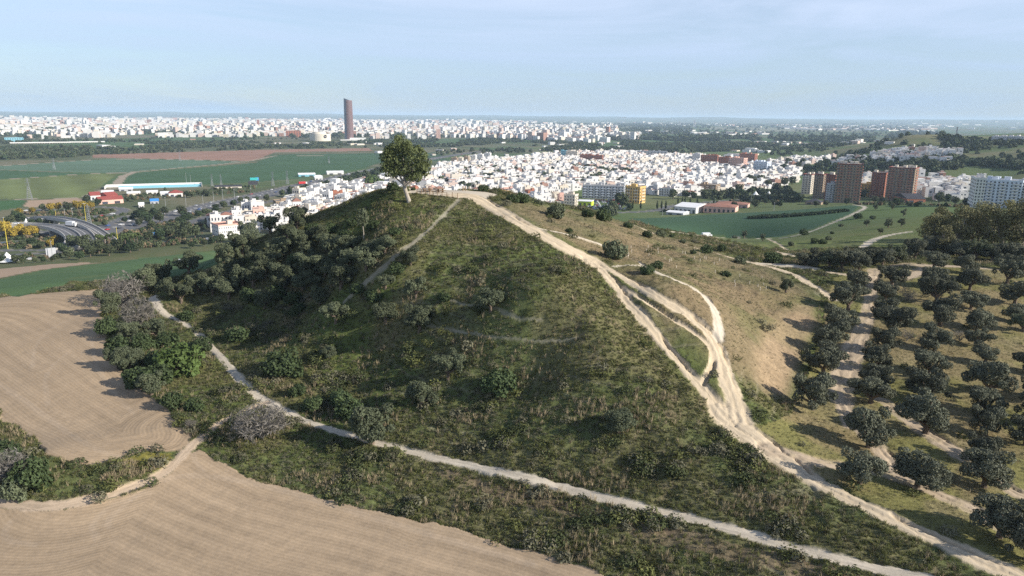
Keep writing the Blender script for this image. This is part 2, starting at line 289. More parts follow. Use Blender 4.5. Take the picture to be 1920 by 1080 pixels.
# ------------------------------------------------------------------ terrain mesh
th = np.concatenate([np.linspace(-78, -39.5, 26)[:-1], np.linspace(-39.5, 39.5, 690), np.linspace(39.5, 78, 26)[1:]]) * math.pi / 180
rs = [4.0]
while rs[-1] < 48: rs.append(rs[-1] * 1.07)
while rs[-1] < 270: rs.append(rs[-1] * 1.0029)
while rs[-1] < 62000: rs.append(rs[-1] * 1.0115)
rs = np.array(rs); nT, nR = len(th), len(rs)
T2, R2 = np.meshgrid(th, rs, indexing='ij'); X = (R2 * np.sin(T2)).ravel(); Y = (R2 * np.cos(T2)).ravel(); RR = R2.ravel()
NV = X.size; Z = Hb(X, Y)
region = np.zeros(NV, int); names = ['hillside']
def c3(*c): return np.array(c)
n8 = fbm(X / 9, Y / 9, 1, 4); n30 = fbm(X / 34, Y / 34, 21, 3); n2 = fbm(X / 1.7, Y / 1.7, 41, 3)
near = RR < 700
lush = c3(.088, .108, .034); olv = c3(.135, .125, .058); dry = c3(.19, .145, .085); grey = c3(.11, .115, .06)
k = sst(.38, .62, n8)[:, None]; k2 = sst(.4, .65, n30)[:, None]
COL = (lush * (1 - k) + olv * k) * (1 - .35 * k2) + grey * .35 * k2
bare = sst(.62, .74, n2 * .6 + n8 * .4)[:, None]; COL = COL * (1 - .6 * bare) + c3(.19, .15, .095) * .6 * bare
zt_ = (Z / 1.5 + 1.3 * fbm(X / 22, Y / 22, 131, 2)) % 1.0; tl = (np.exp(-((zt_ - .5) / .06) ** 2) * sst(.42, .6, fbm(X / 12, Y / 12, 133, 2)) * (RR < 260) * (X > -20))[:, None]
COL = COL * (1 - .5 * tl) + c3(.24, .215, .15) * .5 * tl
# far plain: patchwork of scrub, meadow and soil
kf = fbm(X / 160, Y / 90, 61, 4)[:, None]; kg = fbm(X / 420 + 5, Y / 420, 71, 3)[:, None]
PL = c3(.085, .10, .05) * (1 - sst(.4, .6, kf)) + c3(.15, .14, .085) * sst(.4, .6, kf)
PL = PL * (1 - sst(.5, .62, kg)) + c3(.07, .115, .045) * sst(.5, .62, kg)
fw = sst(380, 620, RR)[:, None]; COL = COL * (1 - fw) + PL * fw
m = (Y > 240) & (X > 60) & (RR < 2400); COL[m] = COL[m] * .5 + c3(.115, .15, .05) * .5
# right background hills: grassy green
m = (X > 600) & (RR > 800) & (RR < 2300) & (Z > 16)
kh = sst(.42, .6, fbm(X / 120, Y / 120, 151, 4))[:, None]; COL[m] = (c3(.095, .125, .05) * (1 - .75 * kh[m]) + c3(.175, .155, .09) * .75 * kh[m]) * (.8 + .4 * fbm(X[m] / 30, Y[m] / 30, 153, 3)[:, None])
amp = np.where(RR < 300, 1.0, 0.0); FUR = np.zeros(NV); PW = np.zeros(NV); DT = np.zeros(NV); PS = np.zeros(NV); PV = np.zeros(NV); GM = np.where(RR < 420, 1.0, 0.35)
def setreg(mask, name, new=True):
    names.append(name); region[mask] = len(names) - 1
e1 = (fbm(X / 1.3, Y / 1.3, 90, 3) - .5)
jx = X + (fbm(X / 2.5, Y / 2.5, 91, 3) - .5) * 1.6 * (RR < 300); jy = Y + (fbm(X / 2.5, Y / 2.5, 95, 3) - .5) * 1.6 * (RR < 300)
m = inpoly(jx, jy, DRY); d_, _, _, _ = pdist(X, Y, DRY, pad=12); f = np.where(m, sst(0, 7, d_), 0)[:, None] * (.55 + .45 * sst(.3, .6, n8))[:, None]
COL = COL * (1 - f) + (dry * (1 - .5 * k2) + c3(.15, .13, .075) * .5 * k2) * f
m = inpoly(jx, jy, BANK); d_, _, _, _ = pdist(X, Y, BANK, pad=6); f = np.where(m, sst(0, 3, d_), 0)[:, None] * (.75 + .25 * sst(.3, .5, n8))[:, None]
COL = COL * (1 - f) + c3(.285, .21, .13) * (.8 + .4 * n2[:, None]) * f; amp = np.where(m, .5, amp)
m = inpoly(jx, jy, GROVE) & (RR < 400)
COL[m] = (c3(.165, .155, .058) * (1 - k[m]) + c3(.205, .165, .085) * k[m]); amp[m] = .35; setreg(m, 'grove_meadow')
bare2 = m * sst(.52, .66, fbm(X / 6, Y / 6, 33, 3)); COL = COL * (1 - .6 * bare2[:, None]) + c3(.22, .18, .10) * .6 * bare2[:, None]
m = inpoly(jx, jy, STRIP); f = (m * (.45 + .4 * n2))[:, None]; COL = COL * (1 - f) + c3(.17, .125, .085) * f
m = inpoly(jx, jy, BANKL); COL[m] = c3(.16, .145, .04) * (1 - k[m]) + c3(.10, .115, .045) * k[m]
for q, P in enumerate(REG['ploughed_field']):
    m = inpoly(jx, jy, P) & (RR < 320); setreg(m, 'ploughed_field')
    COL[m] = c3(.350, .262, .173) * (.94 + .12 * n30[m, None]) * (.9 + .2 * n8[m, None]); PW[m] = 1; amp[m] = .12; GM[m] = 0
    L = EDGE1 if q == 0 else EDGE2
    d_, _, _, _ = pdist(X, Y, L, pad=260); FUR[m] = d_[m]
for q, P in enumerate(REG['green_crop_field']):
    m = inpoly(jx, jy, P) & (RR < 1000); setreg(m, 'green_crop_field')
    COL[m] = c3(.075, .125, .055) if q == 0 else c3(.05, .095, .05); amp[m] = .1; GM[m] = .5
    if q == 0:
        f = (m * sst(.55, .7, fbm(X / 25, Y / 8, 77, 3)))[:, None]; COL = COL * (1 - .5 * f) + c3(.12, .15, .06) * .5 * f
m = inpoly(X, Y, TANF); COL[m] = c3(.34, .25, .175); GM[m] = 0; setreg(m, 'tan_field')
for P, c, nm in FARP:
    m = inpoly(X, Y, P); COL[m] = c3(*c) * (.72 + .36 * fbm(X[m] / 90, Y[m] / 35, 141, 4) + .2 * fbm(X[m] / 14, Y[m] / 160, 143, 2))[:, None]; GM[m] = .3; setreg(m, nm)
    if nm == 'striped_crop_field':
        a = R(35); s_ = np.sin((X * math.cos(a) + Y * math.sin(a)) / 9.0) * .5 + .5; COL[m] = COL[m] * (.86 + .3 * s_[m, None])
# field paths between the far fields
for P in ([(0,311,4),(212,297,4),(375,300,4),(457,303,4)], [(215,350,6),(236,324,6),(300,318,4),(457,304,4),(517,292,4)], [(0,337,3),(175,325,3),(236,324,3)], [(160,368,5),(215,350,5),(350,348,3)], [(0,374,3),(155,371,3)], [(560,292,3),(700,291,4)]):
    L, W = wline(P, 1, 6); D, s_, wd, _ = pdist(X, Y, L, W, 30); m = D < wd; COL[m] = c3(.30, .25, .19); setreg(m, 'farm_track')
# roads
ROADM = np.zeros(NV, bool)
for L, W in WR:
    D, s_, wd, _ = pdist(X, Y, L, W, 40); m = (D < wd * 1.25) & (RR > 350); COL[m] = c3(.22, .20, .16)
    m = (D < wd) & (RR > 350); COL[m] = c3(.13, .13, .135); GM[m] = 0; setreg(m, 'asphalt_road'); ROADM |= m
    m = (np.abs(D) < .9) & (wd > 10) & m; COL[m] = c3(.30, .29, .27)
# plateau
m = inpoly(jx, jy, PLAT); COL[m] = c3(.47, .41, .325) * (.9 + .2 * n8[m, None]); DT[m] = 1; amp[m] = .06; GM[m] = 0; setreg(m, 'hilltop_clearing')
PC = [c3(.51, .42, .30), c3(.51, .445, .35), c3(.42, .335, .24), c3(.45, .35, .25), c3(.30, .27, .21)]
dz = np.zeros(NV)
for P in ([(267,921,.5),(233,947,.5),(200,977,.5),(205,990,.4)],[(20,977,.5),(3,1003,.5),(27,1018,.5),(67,1021,.5)],[(360,843,.4),(367,867,.4),(383,883,.4)],[(290,905,.7),(330,893,.7),(380,890,.7),(480,905,.6),(633,950,.6),(800,1000,.6),(1000,1060,.6)],[(180,1010,.5),(170,985,.5),(200,950,.5),(280,925,.5)],[(175,600,.4),(172,640,.4),(180,690,.4),(210,735,.4),(250,775,.4)],[(60,690,.4),(65,640,.4),(120,600,.4),(180,590,.4)],[(90,760,.4),(80,700,.4),(140,650,.3)],[(330,860,.6),(250,870,.6),(150,830,.6),(60,760,.6),(-50,690,.6)]):
    L, W = wline(P, 2); D, s_, wd, sg = pdist(X, Y, L, W, 8); f = ((1 - sst(.5, 1.1, D / wd)) * (PW > .5) * .25)[:, None]; COL = COL * (1 - f) + c3(.43, .34, .25) * f
for nm, L, W, kd in WP:
    D, s_, wd, sg = pdist(X, Y, L, W, 8)
    D = D + (e1 * .6 + (fbm(X / .5, Y / .5, 93, 2) - .5) * .35) * np.minimum(wd, 1.4) * (RR < 300)
    f = 1 - sst(.72, 1.12, D / wd)
    if kd in (2,): f = f * (.65 + .35 * sst(.35, .5, n2))
    if kd == 4: f = f * (.75 if L[0, 1] > 150 else .5)
    c = PC[kd] * (.86 + .28 * fbm(s_ / 3, D * sg * 2.0, 7, 3)[:, None])
    COL = COL * (1 - f[:, None]) + c * f[:, None]
    m = f > .45; amp = amp * (1 - f) + .12 * f; DT = np.maximum(DT, f); GM = GM * (1 - f) 
    PS[m] = s_[m]; PV[m] = (D * sg)[m]
    setreg(m & (f > .5), nm)
    if nm == 'dirt_track' and kd in (0, 2):
        v_ = D * sg; rut = np.zeros(NV)
        off = (fbm(s_ / 14, v_ * 0, 3, 2) - .5) * 2 * wd
        for q in (-.45, .35): rut += np.exp(-((v_ - q * wd - off * .6) / .22) ** 2)
        g = np.exp(-((v_ - off) / .28) ** 2) * sst(.45, .6, fbm(s_ / 9, v_ * 0, 12, 2))
        dz -= f * (rut * .13 + g * .40); COL *= 1 - (f * np.clip(g * .35 + rut * .10, 0, .5))[:, None] * np.array([.5, .6, .8])
        # shoulders washed out
        dz -= .14 * np.exp(-((D / wd - 1.0) / .18) ** 2) * (D < 8) * (.3 + .7 * sst(.4, .7, fbm(s_ / 6, v_ * 0, 32, 2)))
bump = (fbm(X / 7, Y / 7, 101, 3) - .5) * 1.3 + (fbm(X / 1.4, Y / 1.4, 111, 3) - .5) * .55
hm = (RR < 300)
DZ = np.where(hm, bump * amp, 0) + np.where(hm, dz, 0)
# erosion gullies in the grove bank & field bed relief
DZ += PW * .008 * np.sin(FUR * 2 * math.pi / 2.1)
Z = Z + DZ
def Hf(x, y):
    """final ground height at a point: smooth terrain plus the mesh's own relief (nearest grid vertex)"""
    t = math.atan2(x, y); r = math.hypot(x, y)
    i = int(np.clip(np.searchsorted(th, t), 1, nT - 1)); j = int(np.clip(np.searchsorted(rs, r), 1, nR - 1))
    i -= (th[i] - t) > (t - th[i - 1]); j -= (rs[j] - r) > (r - rs[j - 1])
    return float(Hb(x, y)) + float(DZ[i * nR + j])
I = np.arange(nT - 1)[:, None] * nR + np.arange(nR - 1)[None, :]
Q = np.stack([I, I + 1, I + nR + 1, I + nR], -1).reshape(-1, 4)[:, ::-1]
fr = np.maximum.reduce([region[Q[:, k]] for k in range(4)])
def npmesh(name, V, Fq, attrs=None, fcol=None, smooth=True):
    me = bpy.data.meshes.new(name); me.vertices.add(len(V)); me.vertices.foreach_set('co', np.ascontiguousarray(V, np.float32).ravel())
    nf = len(Fq); kx = Fq.shape[1]; me.loops.add(nf * kx); me.loops.foreach_set('vertex_index', np.ascontiguousarray(Fq, np.int32).ravel())
    me.polygons.add(nf); me.polygons.foreach_set('loop_start', np.arange(0, nf * kx, kx, dtype=np.int32)); me.polygons.foreach_set('loop_total', np.full(nf, kx, np.int32))
    me.polygons.foreach_set('use_smooth', np.full(nf, smooth)); me.update(calc_edges=True)
    for an, (ty, arr) in (attrs or {}).items():
        a = me.attributes.new(an, ty, 'POINT')
        if ty == 'FLOAT_COLOR': a.data.foreach_set('color', np.ascontiguousarray(np.concatenate([arr, np.ones((len(arr), 1))], 1), np.float32).ravel())
        else: a.data.foreach_set('value', np.ascontiguousarray(arr, np.float32))
    if fcol is not None:
        a = me.attributes.new('col', 'FLOAT_COLOR', 'FACE'); a.data.foreach_set('color', np.ascontiguousarray(np.concatenate([fcol, np.ones((len(fcol), 1))], 1), np.float32).ravel())
    return me
def link(o, parent=None):
    S.collection.objects.link(o)
    if parent: o.parent = parent
    return o
def tag(o, label=None, cat=None, group=None, kind=None):
    if label: o['label'] = label
    if cat: o['category'] = cat
    if group: o['group'] = group
    if kind: o['kind'] = kind
    return o
# --- materials
def mat(name, base=(.5, .5, .5), rough=.9, noise=0, scale=1.0, bump=0, spec=.2, rnd=0, metal=0, attr=None, trans=0):
    m = bpy.data.materials.new(name); m.use_nodes = True; t = m.node_tree; b = t.nodes['Principled BSDF']
    b.inputs['Roughness'].default_value = rough; b.inputs['Specular IOR Level'].default_value = spec; b.inputs['Metallic'].default_value = metal
    if attr: src = N(t, 'ShaderNodeAttribute', attribute_name=attr).outputs['Color']
    else:
        r_ = N(t, 'ShaderNodeRGB'); r_.outputs[0].default_value = (*base, 1); src = r_.outputs[0]
    f = None
    if noise or bump:
        tc = N(t, 'ShaderNodeTexCoord'); nz = N(t, 'ShaderNodeTexNoise', Scale=scale, Detail=5.0, Roughness=.6); t.links.new(tc.outputs['Object'], nz.inputs['Vector'])
        if noise:
            mr = N(t, 'ShaderNodeMapRange'); mr.inputs['From Min'].default_value = .3; mr.inputs['From Max'].default_value = .7
            mr.inputs['To Min'].default_value = 1 - noise; mr.inputs['To Max'].default_value = 1 + noise; t.links.new(nz.outputs['Fac'], mr.inputs['Value']); f = mr.outputs[0]
        if bump:
            bp = N(t, 'ShaderNodeBump', Strength=bump, Distance=.1); t.links.new(nz.outputs['Fac'], bp.inputs['Height']); t.links.new(bp.outputs[0], b.inputs['Normal'])
    if rnd:
        oi = N(t, 'ShaderNodeObjectInfo'); mr2 = N(t, 'ShaderNodeMapRange'); mr2.inputs['To Min'].default_value = 1 - rnd; mr2.inputs['To Max'].default_value = 1 + rnd; t.links.new(oi.outputs['Random'], mr2.inputs['Value'])
        if f: mm = N(t, 'ShaderNodeMath', operation='MULTIPLY'); t.links.new(f, mm.inputs[0]); t.links.new(mr2.outputs[0], mm.inputs[1]); f = mm.outputs[0]
        else: f = mr2.outputs[0]
    if f:
        vm = N(t, 'ShaderNodeVectorMath', operation='SCALE'); t.links.new(src, vm.inputs[0]); t.links.new(f, vm.inputs['Scale']); src = vm.outputs[0]
    t.links.new(src, b.inputs['Base Color'])
    if trans:
        tl = N(t, 'ShaderNodeBsdfTranslucent'); t.links.new(src, tl.inputs['Color']); ms = N(t, 'ShaderNodeMixShader'); ms.inputs[0].default_value = trans
        out = t.nodes['Material Output']; t.links.new(b.outputs[0], ms.inputs[1]); t.links.new(tl.outputs[0], ms.inputs[2]); t.links.new(ms.outputs[0], out.inputs['Surface'])
    return m
def ground_mat():
    m = bpy.data.materials.new('ground'); m.use_nodes = True; t = m.node_tree; b = t.nodes['Principled BSDF']; b.inputs['Roughness'].default_value = .95; b.inputs['Specular IOR Level'].default_value = .08
    L = t.links; at = lambda nme, o='Fac': N(t, 'ShaderNodeAttribute', attribute_name=nme).outputs[o]
    col = at('col', 'Color'); gm = at('gm'); pw = at('pw'); fur = at('fur'); dt = at('dt'); ps = at('ps'); pv = at('pv')
    tc = N(t, 'ShaderNodeTexCoord').outputs['Object']
    def noise(sc, de=6.0, ro=.65, vec=tc):
        q = N(t, 'ShaderNodeTexNoise', Scale=sc, Detail=de, Roughness=ro); L.new(vec, q.inputs['Vector']); return q.outputs['Fac']
    def mr(v, a, b_, c, d):
        q = N(t, 'ShaderNodeMapRange'); q.inputs['From Min'].default_value = a; q.inputs['From Max'].default_value = b_; q.inputs['To Min'].default_value = c; q.inputs['To Max'].default_value = d; L.new(v, q.inputs['Value']); return q.outputs[0]
    def ma(op, a, b_):
        q = N(t, 'ShaderNodeMath', operation=op)
        for k, v in ((0, a), (1, b_)):
            if isinstance(v, (int, float)): q.inputs[k].default_value = v
            else: L.new(v, q.inputs[k])
        return q.outputs[0]
    nA = noise(1.1); nB = noise(5.0); nC = noise(.12, 4)
    f = ma('MULTIPLY', mr(nA, .3, .7, .72, 1.3), mr(nB, .3, .7, .8, 1.2)); f = ma('MULTIPLY', f, mr(nC, .3, .7, .88, 1.12))
    # grass modulation only where gm
    gf = ma('ADD', ma('MULTIPLY', f, gm), ma('SUBTRACT', 1.0, gm))
    # ploughed furrows: fine wheel lines along the field edge, with clods
    wob = ma('ADD', fur, ma('MULTIPLY', noise(.07, 2), 1.8))
    w1 = ma('SINE', ma('MULTIPLY', wob, 2 * math.pi / 2.1), 0); w2 = ma('SINE', ma('MULTIPLY', wob, 2 * math.pi / .52), 0)
    wide = mr(noise(.07, 3), .35, .65, .1, 1.0)
    pf = ma('ADD', ma('MULTIPLY', ma('MULTIPLY', w1, wide), .11), ma('MULTIPLY', w2, .05)); pf = ma('ADD', pf, mr(nB, .3, .7, -.09, .09))
    pf = ma('ADD', pf, mr(noise(1.6, 6, .8), .35, .65, -.12, .10)); w3 = ma('SINE', ma('MULTIPLY', wob, 2 * math.pi / 5.3), 0); pf = ma('ADD', pf, ma('MULTIPLY', ma('MULTIPLY', w3, mr(noise(.05, 2), .4, .6, .2, 1.0)), .06)); pf = ma('ADD', 1.0, ma('MULTIPLY', pf, pw))
    # tracks: streaks along the path
    cv = N(t, 'ShaderNodeCombineXYZ'); L.new(ma('MULTIPLY', ps, .18), cv.inputs[0]); L.new(ma('MULTIPLY', pv, 2.2), cv.inputs[1])
    st = noise(1.0, 5, .6, cv.outputs[0]); df = ma('ADD', 1.0, ma('MULTIPLY', ma('ADD', mr(st, .3, .7, -.24, .16), mr(nB, .3, .7, -.08, .08)), dt))
    allf = ma('MULTIPLY', ma('MULTIPLY', gf, pf), df)
    vm = N(t, 'ShaderNodeVectorMath', operation='SCALE'); L.new(col, vm.inputs[0]); L.new(allf, vm.inputs['Scale']); L.new(vm.outputs[0], b.inputs['Base Color'])
    hgt = ma('ADD', ma('MULTIPLY', ma('ADD', nA, ma('MULTIPLY', nB, .5)), ma('ADD', ma('MULTIPLY', gm, .35), .05)), ma('MULTIPLY', ma('MULTIPLY', ma('ADD', w1, ma('MULTIPLY', w2, .4)), pw), .03))
    hgt = ma('ADD', hgt, ma('MULTIPLY', ma('MULTIPLY', st, dt), .12))
    bp = N(t, 'ShaderNodeBump', Strength=.8, Distance=.6); L.new(hgt, bp.inputs['Height']); L.new(bp.outputs[0], b.inputs['Normal'])
    return m
GMAT = ground_mat()
V = np.stack([X, Y, Z], 1)
LAB = {'hillside': 'grassy hill and plain', 'ploughed_field': 'ploughed tan field', 'footpath': 'narrow pale footpath', 'dirt_track': 'rutted pale dirt track'}
order = {}
for q in np.unique(fr): order.setdefault(names[q], []).append(q)
for nm, ids in order.items():
    sets = [ids] if nm in ('dirt_track', 'asphalt_road', 'farm_track') else [[i] for i in ids]
    for s_ in sets:
        fq = Q[np.isin(fr, s_)]
        if len(fq) < 4: continue
        uq, inv = np.unique(fq, return_inverse=True)
        me = npmesh(nm, V[uq], inv.reshape(-1, 4), dict(col=('FLOAT_COLOR', COL[uq]), gm=('FLOAT', GM[uq]), pw=('FLOAT', PW[uq]), fur=('FLOAT', FUR[uq]), dt=('FLOAT', DT[uq]), ps=('FLOAT', PS[uq]), pv=('FLOAT', PV[uq])))
        me.materials.append(GMAT); o = link(bpy.data.objects.new(nm if nm != 'hillside' else 'terrain', me)); tag(o, kind='structure')
        if nm in LAB: o['label'] = LAB[nm]
# ------------------------------------------------------------------ mesh building helpers
class MB:
    def __init__(s): s.v = []; s.f = []; s.m = []
    def add(s, V, Fs, mi=0):
        b = len(s.v); s.v += [tuple(p) for p in V]; s.f += [tuple(b + i for i in f) for f in Fs]; s.m += [mi] * len(Fs); return s
    def box(s, c, d, rz=0, mi=0, top=None):
        ca, sa = math.cos(rz), math.sin(rz); P = []
        for z in (-1, 1):
            for x, y in ((-1, -1), (1, -1), (1, 1), (-1, 1)):
                k = top if (top is not None and z > 0) else 1
                a = x * d[0] / 2 * k; b = y * d[1] / 2 * k; P.append((c[0] + a * ca - b * sa, c[1] + a * sa + b * ca, c[2] + z * d[2] / 2))
        return s.add(P, [(3, 2, 1, 0), (4, 5, 6, 7), (0, 1, 5, 4), (1, 2, 6, 5), (2, 3, 7, 6), (3, 0, 4, 7)], mi)
    def gable(s, c, d, h, mi=0, mg=None):
        x, y, z = c; a = d[0] / 2; b = d[1] / 2
        P = [(x - a, y - b, z), (x + a, y - b, z), (x + a, y + b, z), (x - a, y + b, z), (x - a, y, z + h), (x + a, y, z + h)]
        s.add(P, [(0, 1, 5, 4), (2, 3, 4, 5)], mi); return s.add(P, [(1, 2, 5), (3, 0, 4), (3, 2, 1, 0)], mi if mg is None else mg)
    def hip(s, c, d, h, mi=0):
        x, y, z = c; a = d[0] / 2; b = d[1] / 2; k = max(0, a - b)
        P = [(x - a, y - b, z), (x + a, y - b, z), (x + a, y + b, z), (x - a, y + b, z), (x - k, y, z + h), (x + k, y, z + h)]
        return s.add(P, [(0, 1, 5, 4), (1, 2, 5), (2, 3, 4, 5), (3, 0, 4), (3, 2, 1, 0)], mi)
    def tube(s, pts, rad, n=5, mi=0, cap=True):
        pts = [Vector(p) for p in pts]; rings = []
        for i, p in enumerate(pts):
            d = (pts[min(i + 1, len(pts) - 1)] - pts[max(i - 1, 0)]).normalized(); a = d.orthogonal().normalized(); b = d.cross(a)
            r = rad[i] if isinstance(rad, (list, tuple)) else rad
            if i and rings:  # keep rings aligned
                a0 = (Vector(rings[-1][0]) - pts[i - 1]); a = (a0 - d * a0.dot(d)); a = a.normalized() if a.length > 1e-6 else d.orthogonal().normalized(); b = d.cross(a)
            rings.append([tuple(p + (a * math.cos(2 * math.pi * k / n) + b * math.sin(2 * math.pi * k / n)) * r) for k in range(n)])
        V = [q for r_ in rings for q in r_]; Fs = []
        for i in range(len(pts) - 1):
            for k in range(n): Fs.append((i * n + k, i * n + (k + 1) % n, (i + 1) * n + (k + 1) % n, (i + 1) * n + k))
        if cap: Fs.append(tuple(range(n))[::-1]); Fs.append(tuple((len(pts) - 1) * n + k for k in range(n)))
        return s.add(V, Fs, mi)
    def cyl(s, c, r, h, n=16, mi=0, r2=None, ry=None):
        r2 = r if r2 is None else r2; ry = 1 if ry is None else ry; V = []
        for z, q in ((0, r), (h, r2)):
            for k in range(n): V.append((c[0] + q * math.cos(2 * math.pi * k / n), c[1] + q * ry * math.sin(2 * math.pi * k / n), c[2] + z))
        return s.add(V, [(k, (k + 1) % n, n + (k + 1) % n, n + k) for k in range(n)] + [tuple(range(n))[::-1], tuple(range(n, 2 * n))], mi)
    def mesh(s, name, mats):
        me = bpy.data.meshes.new(name); me.from_pydata(s.v, [], s.f); me.polygons.foreach_set('material_index', s.m)
        for m in mats: me.materials.append(m)
        me.update(); return me
    def obj(s, name, mats, parent=None, loc=None, rz=0):
        o = bpy.data.objects.new(name, s.mesh(name, mats if isinstance(mats, (list, tuple)) else [mats])); link(o, parent)
        if loc is not None: o.location = loc; o.rotation_euler.z = rz
        return o
def empty(name, loc, rz=0, sc=1, **t):
    o = bpy.data.objects.new(name, None); o.location = loc; o.rotation_euler.z = rz; o.scale = (sc,) * 3 if isinstance(sc, (int, float)) else sc
    o.empty_display_size = .5; link(o); tag(o, **t); return o
def child(name, me, parent):
    o = bpy.data.objects.new(name, me); return link(o, parent)
M_BARK = mat('bark', (.13, .10, .075), noise=.3, scale=3); M_PBARK = mat('pale_bark', (.33, .29, .24), noise=.25, scale=.8)
M_GBARK = mat('grove_bark', (.22, .19, .155), noise=.3, scale=.8)
M_OLIVE = mat('olive_leaves', (.105, .122, .070), rough=.7, noise=.28, scale=.7, rnd=.2, trans=.12)
M_OLIVG = mat('grove_olive_leaves', (.105, .112, .075), rough=.7, noise=.28, scale=.7, rnd=.2, trans=.1)
M_SHRUB = mat('shrub_leaves', (.06, .085, .035), rough=.7, noise=.3, scale=.8, rnd=.2, trans=.15)
M_BRIGHT = mat('bright_shrub_leaves', (.085, .125, .036), rough=.7, noise=.3, scale=.8, trans=.2)
M_EUC = mat('eucalyptus_leaves', (.105, .125, .048), rough=.6, noise=.35, scale=.35, rnd=.15, trans=.15)
M_EUCD = mat('grove_eucalyptus_leaves', (.185, .175, .08), rough=.6, noise=.35, scale=.3, rnd=.3, trans=.12)
M_FTREE = mat('far_tree_leaves', (.065, .080, .040), rough=.8, noise=.35, scale=.12, rnd=.35)
M_YTREE = mat('mimosa_leaves', (.26, .19, .03), rough=.8, noise=.35, scale=.4, rnd=.3)
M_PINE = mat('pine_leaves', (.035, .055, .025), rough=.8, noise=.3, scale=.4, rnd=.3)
M_GREY = mat('bare_twigs', (.15, .138, .122), noise=.2, scale=2, rnd=.15)
M_PALM = mat('palm_fronds', (.09, .12, .045), rnd=.2)
# ------------------------------------------------------------------ foliage
def cards(seed, lobes, n, size, droop=0, aspect=1.6):
    """n leaf clumps on the shells of the lobes (x,y,z,r[,rz])"""
    g = np.random.default_rng(seed); L = np.array([(l[0], l[1], l[2], l[3], l[4] if len(l) > 4 else l[3]) for l in lobes])
    w_ = L[:, 3] ** 2; ix = g.choice(len(L), n, p=w_ / w_.sum()); d = g.normal(size=(n, 3)); d /= np.linalg.norm(d, axis=1)[:, None]
    lump = 1 + .16 * np.sin(d[:, 0] * 5 + ix * 1.7) * np.cos(d[:, 1] * 4 + ix) + .1 * np.sin(d[:, 2] * 9 + ix * 3)
    rad = (g.uniform(0, 1, n) ** .35) * .35 + .72; rad = rad * lump
    C = L[ix, :3] + d * np.stack([L[ix, 3], L[ix, 3], L[ix, 4]], 1) * rad[:, None]
    nrm = d * .9 + g.normal(size=(n, 3)) * .6; nrm[:, 2] += .25; nrm /= np.linalg.norm(nrm, axis=1)[:, None]
    t = np.cross(nrm, g.normal(size=(n, 3))); t[:, 2] -= droop; t -= nrm * (t * nrm).sum(1)[:, None]; t /= np.linalg.norm(t, axis=1)[:, None]; b = np.cross(nrm, t)
    s_ = size * g.uniform(.6, 1.35, n)[:, None]; a = t * s_ * .5 * aspect ** .5; c = b * s_ * .5 / aspect ** .5; off = nrm * s_ * .12
    V = np.stack([C - a, C + c * .9 + off, C + a, C - c * .9 - off], 1).reshape(-1, 3)
    return V, np.arange(n * 4).reshape(n, 4)
def crown_mesh(name, m, *a, **k):
    V_, F_ = cards(*a, **k); me = npmesh(name, V_, F_, smooth=False); me.materials.append(m); return me
def limbs(seed, h0, spread, tips, r0=.22, n=5, lean=(0, 0)):
    g = random.Random(seed); b = MB(); top = (lean[0], lean[1], h0)
    b.tube([(0, 0, -.4), (lean[0] * .3, lean[1] * .3, h0 * .5), top], [r0 * 1.35, r0, r0 * .85], 7)
    for t_ in tips:
        mid = tuple((top[k] + t_[k]) / 2 + g.uniform(-.15, .15) * spread for k in range(3)); b.tube([top, mid, t_], [r0 * .6, r0 * .42, r0 * .15], n, cap=False)
    return b
OLV = []
for q in range(9):     # unit: crown about 5 m wide, tree about 4.4 m high
    g = random.Random(q + 3); lob = [(g.uniform(-.4, .4), g.uniform(-.4, .4), 2.5, 1.1, 1.0)]
    for k in range(g.randint(7, 9)):
        a = k * 2.4 + g.random(); r_ = g.uniform(.8, 1.9); lob.append((r_ * math.cos(a), r_ * math.sin(a), g.uniform(1.3, 3.6), g.uniform(.5, .95), g.uniform(.4, .8)))
    for k in range(5):
        a = g.random() * 6.3; r_ = g.uniform(1.5, 2.2); lob.append((r_ * math.cos(a), r_ * math.sin(a), g.uniform(1.5, 3.1), g.uniform(.3, .5)))
    tr = limbs(q, .9, 1, [l[:3] for l in lob[1:7]], r0=.26).mesh('trunk', [M_BARK])
    cr_ = [crown_mesh('crown', mm, q, lob, 8200, .165, aspect=2.0) for mm in (M_OLIVE, M_OLIVG)]
    OLV.append((tr, cr_[0], cr_[1]))
SHR = []
for q in range(6):     # 3 m wide 1.9 m high
    g = random.Random(q + 53); lob = [(0, 0, .8, 1.0, .8)]
    for k in range(8): a = k * 2.4 + g.random(); r_ = g.uniform(.5, 1.1); lob.append((r_ * math.cos(a), r_ * math.sin(a), g.uniform(.3, 1.3), g.uniform(.35, .6)))
    tr = limbs(q + 20, .3, .5, [l[:3] for l in lob[1:5]], r0=.09).mesh('trunk', [M_BARK])
    SHR.append((tr,) + tuple(crown_mesh('crown', mm, q + 9, lob, 1700, .22) for mm in (M_SHRUB, M_BRIGHT, M_OLIVE)))
FT = []
for q in range(6):     # far broadleaf: 8 m wide, 8 m high
    g = random.Random(q + 153); lob = [(0, 0, 4.6, 2.6, 2.6)]
    for k in range(8): a = k * 2.4 + g.random(); r_ = g.uniform(1.2, 2.4); lob.append((r_ * math.cos(a), r_ * math.sin(a), g.uniform(2.6, 6.6), g.uniform(1.1, 1.8)))
    tr = limbs(q + 40, 1.8, 1, [l[:3] for l in lob[1:5]], r0=.28).mesh('trunk', [M_BARK])
    FT.append((tr,) + tuple(crown_mesh('crown', mm, q + 19, lob, 900, .85) for mm in (M_FTREE, M_YTREE, M_PINE)))
